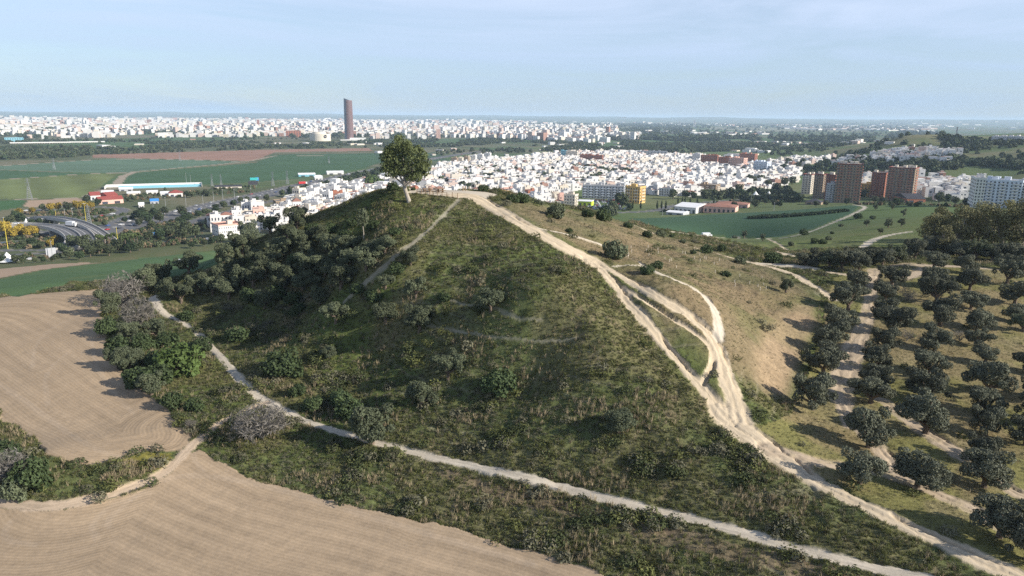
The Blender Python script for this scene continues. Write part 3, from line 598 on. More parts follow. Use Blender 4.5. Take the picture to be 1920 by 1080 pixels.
def euc(seed, h, wd, n, m, card, tm):
    g = random.Random(seed); lob = []; tips = []
    for k in range(15):
        a = k * 2.4 + g.random(); zz = g.uniform(.24, .93); r_ = wd * .36 * (1 - abs(zz - .62) * 1.3) * g.uniform(.5, 1.1)
        lob.append((r_ * math.cos(a), r_ * math.sin(a), zz * h, wd * g.uniform(.12, .2), wd * g.uniform(.11, .19))); tips.append(lob[-1][:3])
    lob.append((0, 0, h * .86, wd * .2, h * .12))
    b = MB(); top = (wd * .03, 0, h * .3); b.tube([(0, 0, -.8), (.25, 0, h * .12), top], [.55 * h / 15, .40 * h / 15, .34 * h / 15], 9)
    for t_ in tips[::2] + [lob[-1][:3]]:
        mid = tuple(top[k] * .45 + t_[k] * .55 + g.uniform(-.5, .5) for k in range(3)); b.tube([top, mid, t_], [.24 * h / 15, .15 * h / 15, .04], 6, cap=False)
        b.tube([mid, (mid[0] + g.uniform(-1.5, 1.5), mid[1] + g.uniform(-1.5, 1.5), mid[2] + g.uniform(.6, 2))], [.09, .03], 4, cap=False)
    return b.mesh('trunk', [tm]), crown_mesh('crown', m, seed, lob, n, card, droop=1.2, aspect=2.4)
EUC = [euc(300 + q, 20, 13, 3000, M_EUCD, .55, M_GBARK) for q in range(4)]
def bare(seed, R0, H0, levels=5):
    g = random.Random(seed); b = MB()
    def grow(p, d, l, r, k):
        q = p + d * l * .5 + Vector((g.uniform(-1, 1), g.uniform(-1, 1), g.uniform(-.5, 1))) * l * .12; e = q + d * l * .5
        b.tube([p, q, e], [r, r * .8, r * .6], 4 if k > 2 else 3, cap=False)
        if k:
            for _ in range(3 if k > 1 else 4):
                nd = (d + Vector((g.gauss(0, .75), g.gauss(0, .75), g.gauss(.05, .5)))).normalized(); grow(e, nd, l * g.uniform(.62, .85), r * .62, k - 1)
    for k in range(9):
        a = k * .7 + g.random() * .5; t_ = g.uniform(.3, 1.1); grow(Vector((0, 0, 0)), Vector((math.cos(a) * t_, math.sin(a) * t_, 1)).normalized(), H0 * .38, .07, levels - 1)
    return b.mesh('branches', [M_GREY])
BARE = [bare(q, 2, 3.0) for q in range(2)]
SPARSE = [crown_mesh('twigs', M_GREY, q + 800, [(0, 0, 1.9, 1.9, 1.3), (1, .5, 1.6, 1.2, .9), (-1, -.5, 1.5, 1.2, .9)], 800, .2, aspect=8) for q in range(2)]
def ground(u, v):
    x, y = hit(u, v); x = float(x[0]); y = float(y[0]); return (x, y, Hf(x, y))
def pxm(p): return depth_of(p) / F       # metres per photo pixel at a point
TREES = 0
ORD = ['foremost', 'second', 'third', 'fourth', 'fifth', 'sixth', 'seventh', 'eighth', 'ninth', 'tenth', 'eleventh', 'twelfth']
def tree(name, tmpl, unit, u, v, wpx, label, cat='tree', group=None, rz=None, sq=1.0, part2='crown', sink=0):
    p = ground(u, v); s_ = wpx * pxm(p) / unit; rz = random.uniform(0, 6.28) if rz is None else rz
    r = empty(name, (p[0], p[1], p[2] - sink), rz, (s_, s_, s_ * sq), label=label, cat=cat, group=group)
    child('trunk', tmpl[0], r); child(part2, tmpl[1], r); return r
# --- lone eucalyptus on the summit
g = random.Random(5); H1, W1 = 14.2, 11.4; lob = []
prof = [(-.22, .44, .15), (.2, .42, .15), (0, .5, .17), (-.33, .55, .13), (.3, .54, .15), (-.12, .62, .17), (.14, .64, .16), (-.3, .69, .14), (.31, .69, .13), (-.02, .76, .18), (-.2, .81, .14), (.2, .78, .13), (-.07, .9, .125), (-.1, .97, .07), (.04, .86, .12), (-.38, .62, .08), (.41, .62, .09), (.12, .36, .09), (.36, .45, .09), (-.4, .48, .07), (-.26, .76, .1), (.27, .5, .1)]
tips = []
for (x_, z_, r_) in prof:
    for yy in (-.17, .05, .2):
        if abs(x_) > .35 and yy != .05: continue
        lob.append((x_ * W1 + g.uniform(-.4, .4), yy * W1 * g.uniform(.6, 1.1), z_ * H1 + g.uniform(-.4, .4), r_ * W1 * .72, r_ * W1 * .62))
    tips.append(lob[-1][:3])
b = MB(); b.tube([(.9, 0, -.8), (.8, 0, .3), (.35, 0, 1.6), (0, 0, 2.9), (-.1, 0, 3.7)], [.62, .5, .42, .40, .42], 10)
for t_ in [(-3.3, .3, 7.2), (-1.4, -1, 8.6), (.6, .7, 9.5), (2.3, -.4, 8.2), (3.4, .8, 6.6), (-.3, .4, 11), (-2.4, 1.2, 9.2), (1.7, 1.4, 10)]:
    st = (-.1, 0, 3.4 + random.Random(t_[2]).random() * .3); mid = (st[0] * .45 + t_[0] * .55, t_[1] * .5, st[2] * .5 + t_[2] * .5 - .3); b.tube([st, mid, t_], [.27, .17, .07], 6, cap=False)
    for _ in range(4): b.tube([mid, (mid[0] + g.uniform(-1.6, 1.6), mid[1] + g.uniform(-1.5, 1.5), mid[2] + g.uniform(.4, 2.6))], [.09, .03], 4, cap=False)
p = ground(760, 379); s_ = 127 * pxm(p) / 14.6
er = empty('eucalyptus_tree', p, 0, s_, label='lone tall eucalyptus with pale trunk on the hill summit', cat='tree')
child('trunk', b.mesh('trunk', [M_PBARK]), er); child('crown', crown_mesh('crown', M_EUC, 77, lob, 9500, .36, droop=1.4, aspect=2.6), er).scale = (1.08, 1.08, 1.0)
# --- trees and shrubs of the shaded west slope: u, v of the foot, width in photo px, kind
HILLT = [(557,434,42,'o'),(507,442,38,'o'),(470,456,40,'o'),(567,476,52,'o'),(517,497,46,'o'),(497,522,46,'o'),(533,540,52,'o'),(567,545,44,'o'),(633,492,50,'o'),(687,505,54,'o'),(722,477,42,'o'),(640,542,58,'o'),(600,573,36,'o'),(630,603,44,'o'),(497,578,36,'o'),(723,538,34,'o'),(770,500,36,'o'),(780,560,40,'o'),(787,622,52,'o'),(723,600,42,'o'),(920,585,44,'o'),(833,565,24,'s'),(447,637,40,'s'),(617,668,24,'o'),
 (540,455,36,'o'),(585,440,28,'s'),(620,435,26,'s'),(600,455,34,'o'),(645,448,24,'s'),(660,425,22,'s'),(530,480,40,'o'),(575,520,44,'o'),(610,520,42,'o'),(520,560,36,'s'),(550,570,30,'s'),(590,545,34,'o'),(455,540,42,'o'),(475,540,38,'o'),(420,530,40,'o'),(440,515,38,'o'),(560,590,28,'s'),(700,480,36,'o'),(655,505,38,'o'),(700,560,30,'s'),(455,480,44,'o'),(430,500,44,'o'),(480,505,38,'o'),(610,470,30,'o'),(590,500,36,'o'),(660,470,34,'o'),(700,430,22,'s'),(740,440,20,'s'),(655,525,30,'o'),(555,500,30,'s'),(745,512,28,'s'),(672,548,28,'s'),
 (277,548,56,'o'),(300,530,40,'o'),(340,565,44,'o'),(373,545,44,'o'),(399,552,40,'o'),(430,562,46,'o'),(317,555,34,'o'),(290,635,36,'g'),(380,655,36,'s'),(312,650,36,'s'),(245,693,40,'o'),(333,703,74,'b'),(300,725,50,'s'),(535,702,64,'s'),(470,565,32,'s'),(350,600,26,'s'),(270,660,40,'s'),(206,588,44,'g'),(204,628,40,'s'),(222,665,40,'s'),(228,690,46,'o'),(258,722,46,'s'),(285,745,44,'g'),(325,765,36,'s'),(250,640,44,'g'),(365,770,30,'s'),(300,690,50,'s'),
 (840,712,46,'o'),(940,732,58,'b2'),(790,760,48,'o'),(1160,812,50,'o'),(655,782,48,'s'),(697,832,74,'o'),(640,760,44,'s'),(585,770,36,'s'),(560,745,30,'s')]
desc = {'o': 'grey-green round olive tree', 's': 'dark low bushy shrub', 'b': 'bright green dense bush', 'b2': 'mid-green bushy tree', 'g': 'greyish half-bare bush'}
def where(u, v):
    best = min([(math.hypot(u - a, v - b_), s_) for a, b_, s_ in [(760,379,'lone summit eucalyptus'),(490,800,'big bare fig tree'),(333,700,'bright green bush'),(697,830,'olive overhanging the footpath'),(650,562,'lower end of the steep side path'),(860,377,'top of the steep side path'),(235,560,'bare tree by the field corner'),(840,690,'shrub pair on the mid slope')]])
    return best[1]
SEEN = {}
def side(u, v):
    s_ = ('upper ' if v < 480 else 'middle ' if v < 560 else 'lower ') + ('far left' if u < 400 else 'left' if u < 560 else 'centre' if u < 760 else 'right')
    return s_
for i, (u, v, wpx, kd) in enumerate(sorted(HILLT, key=lambda t: (t[1], t[0]))):
    size = 'large' if wpx > 50 else 'mid-sized' if wpx > 36 else 'small'
    key = (kd, size, side(u, v), where(u, v)); SEEN[key] = SEEN.get(key, 0) + 1
    lab = f"{size} {desc[kd]} on the {side(u, v)} slope near the {where(u, v)}".replace('dark low bushy', 'dark bushy')
    if SEEN[key] > 1: lab = lab.replace(' on the', f", {ORD[SEEN[key]-1]} from the top, on the")
    lab = ' '.join(lab.replace('mid-sized ', '').replace(' slope near the', ' slope by the').split()[:16])
    if u == 697: lab = 'large olive tree overhanging the pale footpath near its lowest bend'
    if u == 1160: lab = 'solitary grey-green olive low on the open right hillside'
    if kd == 'b': lab = 'bright green dense bush beside the ploughed field corner'
    if kd in ('o', 'g'): tree('olive_tree', (OLV[i % 9][0], OLV[i % 9][1]), 5.0, u, v, wpx * (1.2 if v < 600 else 1.36), lab, 'olive tree', 'olive trees on the hillside', sq=random.uniform(.9, 1.15), sink=.1)
    else:
        k_ = {'s': 1, 'b': 2, 'b2': 1}[kd]; tree('shrub', (SHR[i % 6][0], SHR[i % 6][k_]), 3.0, u, v, wpx * 1.28, lab, 'shrub', 'shrubs on the hillside', sq=random.uniform(.9, 1.2))
p = ground(682, 455); r = empty('slender_tree', p, 1, 1, label='slender tree with bare stem and small crown on the dark slope', cat='tree')
b = MB(); b.tube([(0, 0, -.3), (.1, 0, 1.5), (0, .1, 3.4)], [.13, .1, .07], 5); b.obj('trunk', M_PBARK, r)
child('crown', crown_mesh('crown', M_OLIVE, 91, [(0, 0, 4.6, 1.1, 1.6), (.4, .3, 5.6, .7, .9)], 1400, .25), r)
for (u, v, wpx, lab, q) in [(492, 824, 126, 'large bare grey fig tree at the fork of the two paths', 0), (232, 572, 92, 'bare grey tree leaning over the ploughed field corner', 1), (262, 612, 80, 'greyish bare thicket left of the footpath start', 0), (1075 * 0 + 358, 805, 26, 'small bare shrub at the field edge beside the dirt track', 1), (20, 905, 96, 'bare purplish bramble thicket at the left edge', 0)]:
    p = ground(u, v); s_ = wpx * pxm(p) / 5.6; r = empty('bare_tree', p, q * 2, (s_, s_, s_ * (.95 if wpx > 100 else 1.15)), label=lab, cat='bare tree'); child('branches', BARE[q], r); child('twigs', SPARSE[q], r)
for (u, v, wpx, lab, k_) in [(58, 910, 74, 'dark green dense shrub at the left edge of the grassy bank', 1), (10, 870, 60, 'dark shrub cut by the left edge of the view', 1), (30, 935, 50, 'low dark shrub above the field track at left', 3)]:
    tree('shrub', (SHR[k_][0], SHR[k_ + 1][k_]), 3.0, u, v, wpx * 1.1, lab, 'shrub', sq=1.25)
tree('olive_tree', (OLV[3][0], OLV[3][1]), 5.0, 355, 514, 54, 'dark spreading tree standing alone on the green crop field edge', 'tree')
# --- shrubs and small trees east of the ridge track
for i, (u, v, wpx, lab) in enumerate([(1152,486,46,'dark round bush casting shadow beside the ridge track'),(1232,505,24,'small rounded shrub at the bend of the narrow path'),(1213,512,30,'low spreading shrub against the narrow path'),(1043,408,38,'dark bush on the brown slope behind the summit'),(1103,409,26,'bush on the skyline right of the summit, nearest it'),(1130,416,32,'dark shrub on the brown skyline'),(1147,405,28,'taller bush just beyond the brown skyline'),(1177,428,20,'small bush at the start of the sunken lane'),(1213,446,20,'round shrub left of the sunken lane'),(1238,444,22,'round shrub above the sunken lane'),(1323,475,26,'bush half over the middle lane'),(1353,470,20,'bush between the two lanes'),(1387,494,26,'bush on the lower edge of the lane'),(1362,516,20,'low scrubby bush on the dry slope'),(1067,434,14,'small tuft-like bush below the skyline'),(1377,447,10,'tiny bush by the parked van'),(1250+10,443,10,'tiny shrub at the crop field corner'),(1450,492,34,'grey bush at the edge of the pale clearing'),(1483,461,14,'small rounded tree by the field road'),(1527,456,16,'round tree left of a pair under the field road'),(1543,457,16,'round tree right of a pair under the field road'),(1553,450,13,'smaller round tree near the pair'),(1507,441,18,'dark bush against the pale field road'),(1560,439,9,'tiny bush on the green slope'),(1577,425,10,'tiny bush right of the field road'),(1608,410,18,'bush beside the field road near its top'),(1636,411,12,'small bush on the green slope under the towers'),(1706,386,9,'tiny bush on the green crest'),(980,380,30,'low scrub patch on the summit rim'),(960,378,26,'dark low scrub at the edge of the brown slope'),(1010,385,18,'small scrub on the summit rim'),(885,357,24,'low dark bush behind the clearing'),(905,359,22,'dark bush right behind the clearing'),(700,352,40,'yellow-green bush left of the lone eucalyptus'),(738,358,26,'dark bush at the foot of the eucalyptus'),(775,357,10,'small dark bush at the fence end'),(1280,1*455,14,'brown low bush on the dry slope top'),(1300,477,12,'tiny bush mid dry slope')]):
    k_ = 2 if 'yellow' in lab else (1 if i % 3 else 3)
    tree('shrub', (SHR[i % 6][0], SHR[i % 6][k_]), 3.0, u, v, wpx * 1.1, lab, 'shrub', sq=1.15 if i in (0, 3, 5, 6) else .95)
for i, (u, v, hpx, lab) in enumerate([(1473, 552, 30, 'small umbrella-shaped tree with thin stem on the dry slope'), (1300 + 95, 447, 15, 'small round tree at the crop field edge'), (1430, 452, 13, 'small tree beside the lane junction'), (1641, 394, 11, 'lowest thin tree on the crest right of the road'), (1673, 393, 13, 'small leaning tree on the green crest'), (1694, 406, 14, 'small tree mid green slope'), (1650, 440, 12, 'small tree under the curved road'), (1665, 428, 20, 'dark tree on the green slope above the curved road'), (1625, 425, 14, 'bushy small tree beside the long shadow'), (1690, 425, 16, 'dark small tree right of the long shadow')]):
    p = ground(u, v); s_ = hpx * pxm(p) / 4.4; r = empty('small_tree', p, i, (s_ * 1.1, s_ * 1.1, s_), label=lab, cat='tree'); child('trunk', OLV[i % 9][0], r)
    child('crown', OLV[i % 9][1], r).scale = (.8, .8, .85)
    r.children[1].location.z = .7; r.children[0].scale = (.7, .7, 1.15)
# --- the olive grove: columns from the track outwards, each listed front to back
GC = {'row along the left side of the sunken track': [(1612,905,82),(1628,838,84),(1522,768,78),(1543,702,70),(1552,660,66),(1572,622,64),(1590,583,62)],
 'row along the right side of the sunken track': [(1720,912,92),(1632,758,70),(1645,692,58),(1672,625,66),(1660,565,46),(1672,537,50),(1607,535,40),(1610,508,40)],
 'second row right of the sunken track': [(1873,1010,100),(1735,812,92),(1737,752,76),(1742,702,60),(1762,612,66),(1755,568,56),(1752,540,50),(1750,505,44)],
 'third row right of the sunken track': [(1845,912,88),(1848,815,62),(1852,740,80),(1847,683,46),(1832,618,56),(1820,580,50),(1818,545,48),(1815,512,44)],
 'row at the far right edge': [(1925,1050,90),(1917,622,46),(1902,572,56),(1888,533,52),(1890,505,44),(1935,700,60),(1940,800,70)],
 'hedgelike back row by the pale clearing': [(1510,497,34),(1532,498,38),(1555,501,40),(1578,503,40),(1603,497,40),(1630,494,42),(1655,496,42),(1682,492,40)],
 'back row beyond the upper track': [(1715,485,40),(1745,478,44),(1770,480,42),(1800,484,44),(1830,486,42),(1860,488,44),(1890,490,44),(1915,492,44)]}
q = 0
for rw in list(GC):
    if 'back row' in rw: continue
    L = GC[rw]; o_ = []
    for a_, b_ in zip(L[:-1], L[1:]):
        o_.append(a_)
        if math.hypot(a_[0] - b_[0], a_[1] - b_[1]) > 1.05 * (a_[2] + b_[2]) / 2 and abs(a_[0] - b_[0]) < 60: o_.append(((a_[0] + b_[0]) / 2 + (len(o_) % 3 - 1) * 5, (a_[1] + b_[1]) / 2, (a_[2] + b_[2]) * .42))
    GC[rw] = o_ + [L[-1]]
for rw, L in GC.items():
    for i, (u, v, wpx) in enumerate(L):
        first = ('leftmost' if i == 0 else ORD[i] + ' from the left') if 'back row' in rw else (ORD[i] if i == 0 else ORD[i] + ' from the front')
        if wpx < 50 and q % 5 == 0: t_ = (OLV[q % 9][0], OLV[q % 9][1])
        else: t_ = (OLV[q % 9][0], OLV[q % 9][2])
        tree('olive_tree', t_, 5.0, u, v, wpx * 1.16, f'{first} olive of the {rw}'.replace(' side of the sunken track', ' of the sunken track'), 'olive tree', 'olive trees of the grove', sq=random.uniform(.9, 1.1), sink=.3); q += 1
for (u, v, wpx, lab) in [(1700, 565, 42, 'leafless branching olive between two grove rows'), (1800, 640, 34, 'leafless shrub-like tree in the grove centre'), (1700, 640, 34, 'bare branching bush right of the sunken track'), (1740, 655, 40, 'bare spreading tree behind the second grove row'), (1847, 800, 36, 'bare olive among the front grove trees')]:
    p = ground(u, v); s_ = wpx * pxm(p) / 5.0; r = empty('bare_tree', p, u, s_, label=lab, cat='bare tree'); child('branches', BARE[q % 2], r); q += 1
# --- eucalyptus wood at the right
EP = [(1748,470,62,92),(1775,472,50,80),(1795,476,54,96),(1820,474,62,100),(1845,478,58,104),(1870,480,66,110),(1895,482,58,98),(1915,484,66,112),(1735,462,44,70),(1760,455,50,74),(1805,455,50,80),(1835,452,54,84),(1880,458,54,88),(1930,470,60,100),(1765,480,40,64),(1858,470,46,84)]
for i, (u, v, wpx, hpx) in enumerate(EP):
    p = ground(u, v); k = pxm(p); t_ = EUC[i % 4]; r = empty('eucalyptus_tree', p, i * 1.3, (wpx * k / 13,) * 2 + (hpx * k / 23 * (.85 + .25 * ((i * 7) % 5) / 4),), cat='tree', group='eucalyptus wood at the right edge',
        label=f"tall olive-brown eucalyptus, {['foremost', 'second', 'third', 'fourth', 'fifth', 'sixth', 'seventh', 'eighth'][i % 8]} from the left in the {'front' if i < 8 else 'rear'} line of the wood")
    child('trunk', t_[0], r); child('crown', t_[1], r)
# ------------------------------------------------------------------ ground cover (instanced, one object per kind)
def tuft(seed, n, h, w_, lean, m, name):
    g = random.Random(seed); b = MB()
    for k in range(n):
        a = g.random() * 6.28; r_ = g.random() * .16; x_, y_ = r_ * math.cos(a), r_ * math.sin(a); hh = h * g.uniform(.6, 1.2); l = lean * g.uniform(.3, 1.2); a2 = a + g.uniform(-.5, .5)
        px_, py_ = -math.sin(a2) * w_, math.cos(a2) * w_
        b.add([(x_ - px_, y_ - py_, -.05), (x_ + px_, y_ + py_, -.05), (x_ + math.cos(a2) * l * .4 + px_ * .8, y_ + math.sin(a2) * l * .4 + py_ * .8, hh * .6), (x_ + math.cos(a2) * l, y_ + math.sin(a2) * l, hh)], [(0, 1, 2, 3)])
    return bpy.data.objects.new(name, b.mesh(name, [m]))
M_T1 = mat('grass_blades', (.125, .135, .048), rnd=.35, trans=.25); M_T2 = mat('dull_grass_blades', (.145, .135, .07), rnd=.35, trans=.2)
M_T3 = mat('dry_stalks', (.29, .235, .15), rnd=.25, trans=.15); M_T4 = mat('scrub_leaves', (.125, .12, .078), rnd=.35, trans=.1); M_T5 = mat('dark_weeds', (.075, .09, .038), rnd=.3, trans=.2)
def clump(seed, m, name, n=30, r_=.40):
    V_, F_ = cards(seed, [(0, 0, r_ * .3, r_, r_ * .75), (r_ * .6, 0, r_ * .3, r_ * .5), (-r_ * .4, r_ * .5, r_ * .2, r_ * .6)], int(n * 2.6), .135, aspect=2.4); me = npmesh(name, V_, F_, smooth=False); me.materials.append(m); return bpy.data.objects.new(name, me)
def scatter(name, idx, sc, src, label=None, z0=None):
    P_ = np.stack([X[idx], Y[idx], Z[idx]], 1) if z0 is None else idx
    if z0 is None: P_[:, :2] += rng.uniform(-.12, .12, (len(P_), 2))
    me = bpy.data.meshes.new(name); me.vertices.add(len(P_)); me.vertices.foreach_set('co', P_.astype(np.float32).ravel())
    a = me.attributes.new('sc', 'FLOAT', 'POINT'); a.data.foreach_set('value', sc.astype(np.float32))
    o = link(bpy.data.objects.new(name, me)); tag(o, kind='stuff', label=label)
    ng = bpy.data.node_groups.new(name, 'GeometryNodeTree'); ng.interface.new_socket('Geometry', in_out='INPUT', socket_type='NodeSocketGeometry'); ng.interface.new_socket('Geometry', in_out='OUTPUT', socket_type='NodeSocketGeometry')
    gi = ng.nodes.new('NodeGroupInput'); go = ng.nodes.new('NodeGroupOutput'); mp_ = ng.nodes.new('GeometryNodeMeshToPoints'); ip = ng.nodes.new('GeometryNodeInstanceOnPoints')
    na = ng.nodes.new('GeometryNodeInputNamedAttribute'); na.data_type = 'FLOAT'; na.inputs['Name'].default_value = 'sc'
    rv = ng.nodes.new('FunctionNodeRandomValue'); rv.data_type = 'FLOAT_VECTOR'; rv.inputs[0].default_value = (-.2, -.2, 0); rv.inputs[1].default_value = (.2, .2, 6.28)
    jn = ng.nodes.new('GeometryNodeJoinGeometry'); Lk = ng.links.new
    Lk(gi.outputs[0], mp_.inputs['Mesh']); Lk(mp_.outputs[0], ip.inputs['Points']); Lk(na.outputs[0], ip.inputs['Scale']); Lk(rv.outputs[0], ip.inputs['Rotation']); ip.inputs['Pick Instance'].default_value = True
    g2 = ng.nodes.new('GeometryNodeGeometryToInstance')
    for so_ in reversed(src):
        oi = ng.nodes.new('GeometryNodeObjectInfo'); oi.inputs['Object'].default_value = so_; oi.inputs['As Instance'].default_value = True; Lk(oi.outputs['Geometry'], jn.inputs[0])
    Lk(jn.outputs[0], ip.inputs['Instance']); Lk(ip.outputs[0], go.inputs[0])
    md = o.modifiers.new('scatter', 'NODES'); md.node_group = ng; return o
cell = RR * RR; inview = (np.abs(T2.ravel()) < R(40)) & (RR > 50) & (RR < 265)
ftot = np.zeros(NV); base_ok = inview & (DT < .25) & (PW < .5)
reg0 = (region == 0) | np.isin(region, [i for i, n_ in enumerate(names) if n_ == 'grove_meadow'])
ok = base_ok & reg0
isg = np.isin(region, [i for i, n_ in enumerate(names) if n_ == 'grove_meadow'])
dryz = inpoly(X, Y, DRY); bankz = inpoly(X, Y, BANK); stripz = inpoly(X, Y, STRIP); bankl = inpoly(X, Y, BANKL)
def pick(wt, n):
    p_ = np.where(ok, cell * wt * (1 + 60 / RR), 0).ravel(); p_ /= p_.sum(); return rng.choice(NV, n, replace=False, p=p_)
dens_g = np.where(isg, .35, np.where(dryz, .35, 1.0)) * np.where(bankz, .15, 1) * (1 - .6 * stripz)
ii = pick((1 - .5 * bankl) * dens_g * (.25 + sst(.35, .6, n8)), 80000); scatter('grass', ii, rng.uniform(.35, .95, len(ii)) * np.where(isg[ii] | dryz[ii], .5, 1), [tuft(1, 11, .42, .035, .3, M_T1, 'grass'), tuft(2, 9, .5, .03, .22, M_T1, 'grass'), tuft(3, 12, .34, .04, .34, M_T2, 'grass')], 'tufted grass on the hill')
ii = pick((1 - .75 * bankl) * dens_g * (1.2 - sst(.35, .6, n8)), 40000); scatter('weeds', ii, rng.uniform(.25, .85, len(ii)) * np.where(isg[ii] | dryz[ii], .5, 1), [clump(11, M_T4, 'weeds'), clump(12, M_T5, 'weeds'), clump(13, M_T4, 'weeds'), clump(15, M_T1, 'weeds')], 'low scrub on the hill')
tall = sst(.56, .7, fbm(X / 6, Y / 6, 201, 3)) * np.where(dryz | isg, .25, 1.0) + .015
ii = pick(tall * (1 + 9 * bankl), 11000); scatter('dry_grass', ii, rng.uniform(.35, 1.0, len(ii)) * np.where(isg[ii] | dryz[ii], .55, 1), [tuft(21, 12, .95, .018, .28, M_T3, 'dry_grass'), tuft(22, 9, 1.2, .016, .22, M_T3, 'dry_grass'), tuft(23, 12, .6, .025, .3, M_T3, 'dry_grass')], 'dry stalks on the hill')
# bigger bushes of weeds in belts: field edge, west flank
e_ = sst(.55, .68, fbm(X / 4, Y / 4, 301, 3)); lowl = (Z < 62) & (X < 30) & ~isg
ii = pick(e_ * np.where(lowl, 1.0, .25) * np.where(dryz | isg, .15, 1), 3000); scatter('scrub', ii, rng.uniform(.8, 2.1, len(ii)), [clump(31, M_T5, 'scrub', 70, .55), clump(32, M_T4, 'scrub', 70, .5), clump(33, M_T1, 'scrub', 60, .5)], 'scrubby undergrowth')
# ------------------------------------------------------------------ building materials
def wm(name, c, noise=.06): return mat(name, c, rough=.85, noise=noise, scale=.15)
M_WHITE = wm('white_render', (.64, .625, .60)); M_CREAM = wm('cream_render', (.60, .54, .45)); M_BRICK = wm('brick', (.33, .135, .085)); M_TAN = wm('tan_brick', (.29, .22, .155)); M_YEL = wm('yellow_render', (.60, .40, .15))
M_PINK = wm('pink_render', (.62, .40, .33)); M_GREYW = wm('grey_render', (.42, .43, .45)); M_BLUEW = wm('pale_blue_render', (.60, .66, .74)); M_TILE = wm('terracotta_tiles', (.30, .15, .11), .2); M_FLAT = wm('flat_roof', (.45, .40, .35), .2)
M_RIM = wm('maroon_rim', (.17, .055, .05)); M_RED = wm('red_metal', (.27, .07, .06)); M_GLASS = mat('window_glass', (.05, .06, .08), rough=.25, spec=.5); M_DARK = wm('dark_metal', (.05, .05, .06)); M_CONC = wm('concrete', (.44, .42, .39)); M_ASPH = wm('asphalt', (.13, .13, .135))
M_STEEL = mat('steel', (.30, .31, .32), rough=.5); M_PYEL = mat('yellow_paint', (.62, .50, .08)); M_CLOTH = mat('white_fabric', (.82, .81, .78)); M_LIME = wm('lime_panels', (.50, .62, .06)); M_SKYB = wm('blue_cladding', (.20, .42, .50)); M_WOOD = mat('weathered_wood', (.25, .17, .105), noise=.2, scale=4); M_STUC = wm('shed_roof', (.70, .70, .70)); M_BSIGN = mat('blue_sign', (.05, .25, .62)); M_TEAL = mat('teal_sign', (.05, .42, .42))
M_TOWG = mat('tower_glass', (.10, .11, .15), rough=.35, spec=.5); M_TOWF = mat('tower_louvres', (.21, .105, .08), rough=.6); M_RUBBER = mat('rubber', (.02, .02, .02))
CAR = [mat('car_paint_white', (.75, .75, .75), rough=.3, spec=.5), mat('car_paint_silver', (.38, .39, .41), rough=.3, spec=.5), mat('car_paint_dark', (.04, .045, .055), rough=.3, spec=.5), mat('car_paint_red', (.42, .03, .03), rough=.3, spec=.5), mat('car_paint_blue', (.05, .11, .3), rough=.3, spec=.5)]
def gp(u, v, z=None):
    if z is None:
        x, y = hit(u, v); x = float(x[0]); y = float(y[0])
    else:
        x, y = onz(u, v, z); x = float(x); y = float(y)
    return (x, y, float(Hb(x, y)))
def bearing(p): return -math.atan2(p[0], p[1])
# ------------------------------------------------------------------ blocks of flats
def block(label, cat, u0, u1, vb, vt, dep, wall, roofm, floors, cols, rot=0, name='apartment_block', dcols=4, win=(.42, .5), balcony=0, roofstuff=2, group=None, p=None, side=None, rim=None):
    p = p or gp((u0 + u1) / 2, vb); k = pxm(p); W_ = (u1 - u0) * k; H_ = (vb - vt) * k; a = R(rot) + bearing(p)
    W_ = max(3, (W_ - dep * abs(math.sin(R(rot)))) / max(.3, abs(math.cos(R(rot)))))
    r = empty(name, (p[0], p[1], p[2] - 1.0), a, label=label, cat=cat, group=group); H_ += 1.0
    b = MB(); b.box((0, dep / 2, H_ / 2), (W_, dep, H_)); b.obj('wall', wall, r)
    b = MB(); rd = rim or wall; b.box((0, dep / 2, H_ + .15), (W_ - .8, dep - .8, .3), mi=0)
    for sx, sy, dx, dy in ((0, -.02, W_ + .3, .35), (0, dep, W_ + .3, .35)): b.box((sx, sy, H_ + .35), (dx, dy, 1.3), mi=1)
    for sx in (-1, 1): b.box((sx * W_ / 2, dep / 2, H_ + .35), (.35, dep - .4, 1.29), mi=1)
    ro = b.obj('roof', [roofm, rd], r); g = random.Random(label)
    for q in range(roofstuff):
        b = MB(); w_ = g.uniform(2.5, 5); b.box((0, 0, 1.3), (w_, min(4, dep * .4), 2.6)); b.box((0, 0, 2.7), (w_ + .3, min(4, dep * .4) + .3, .2)); o = b.obj('stair_head', M_CREAM if rim else rd, ro, (g.uniform(-.4, .4) * W_, dep * g.uniform(.3, .7), H_ + .3))
    b = MB(); fh = (H_ - 1.6) / floors; cw_ = W_ / cols; ww = cw_ * win[0]; wh = fh * win[1]
    for f_ in range(floors):
        z = 1.4 + fh * (f_ + .52)
        for c_ in range(cols):
            x = -W_ / 2 + cw_ * (c_ + .5)
            b.box((x, -.02, z), (ww, .16, wh)); b.box((x, -.1, z - wh / 2 - .1), (ww + .3, .25, .12), mi=1)
        for c_ in range(dcols):
            y = dep * (c_ + .5) / dcols
            for sx in (-1, 1): b.box((sx * (W_ / 2 + .02), y, z), (.16, dep / dcols * win[0], wh))
    o = b.obj('windows', [M_GLASS, wall], r); tag(o, kind='stuff')
    if balcony:
        b = MB()
        for f_ in range(1, floors):
            z = 1.4 + fh * f_
            for c_ in range(balcony):
                x = -W_ / 2 + W_ * (c_ + .5) / balcony
                b.box((x, -.65, z), (W_ / balcony * .5, 1.2, .16)); b.box((x, -1.22, z + .55), (W_ / balcony * .5, .08, 1.0), mi=1)
            for sx in (-1, 1): b.box((sx * (W_ / 2 + .55), dep / 2, z + .3), (1.0, dep * .45, .9), mi=1)
        tag(b.obj('balconies', [M_CONC, side or wall], r), kind='stuff')
    return r
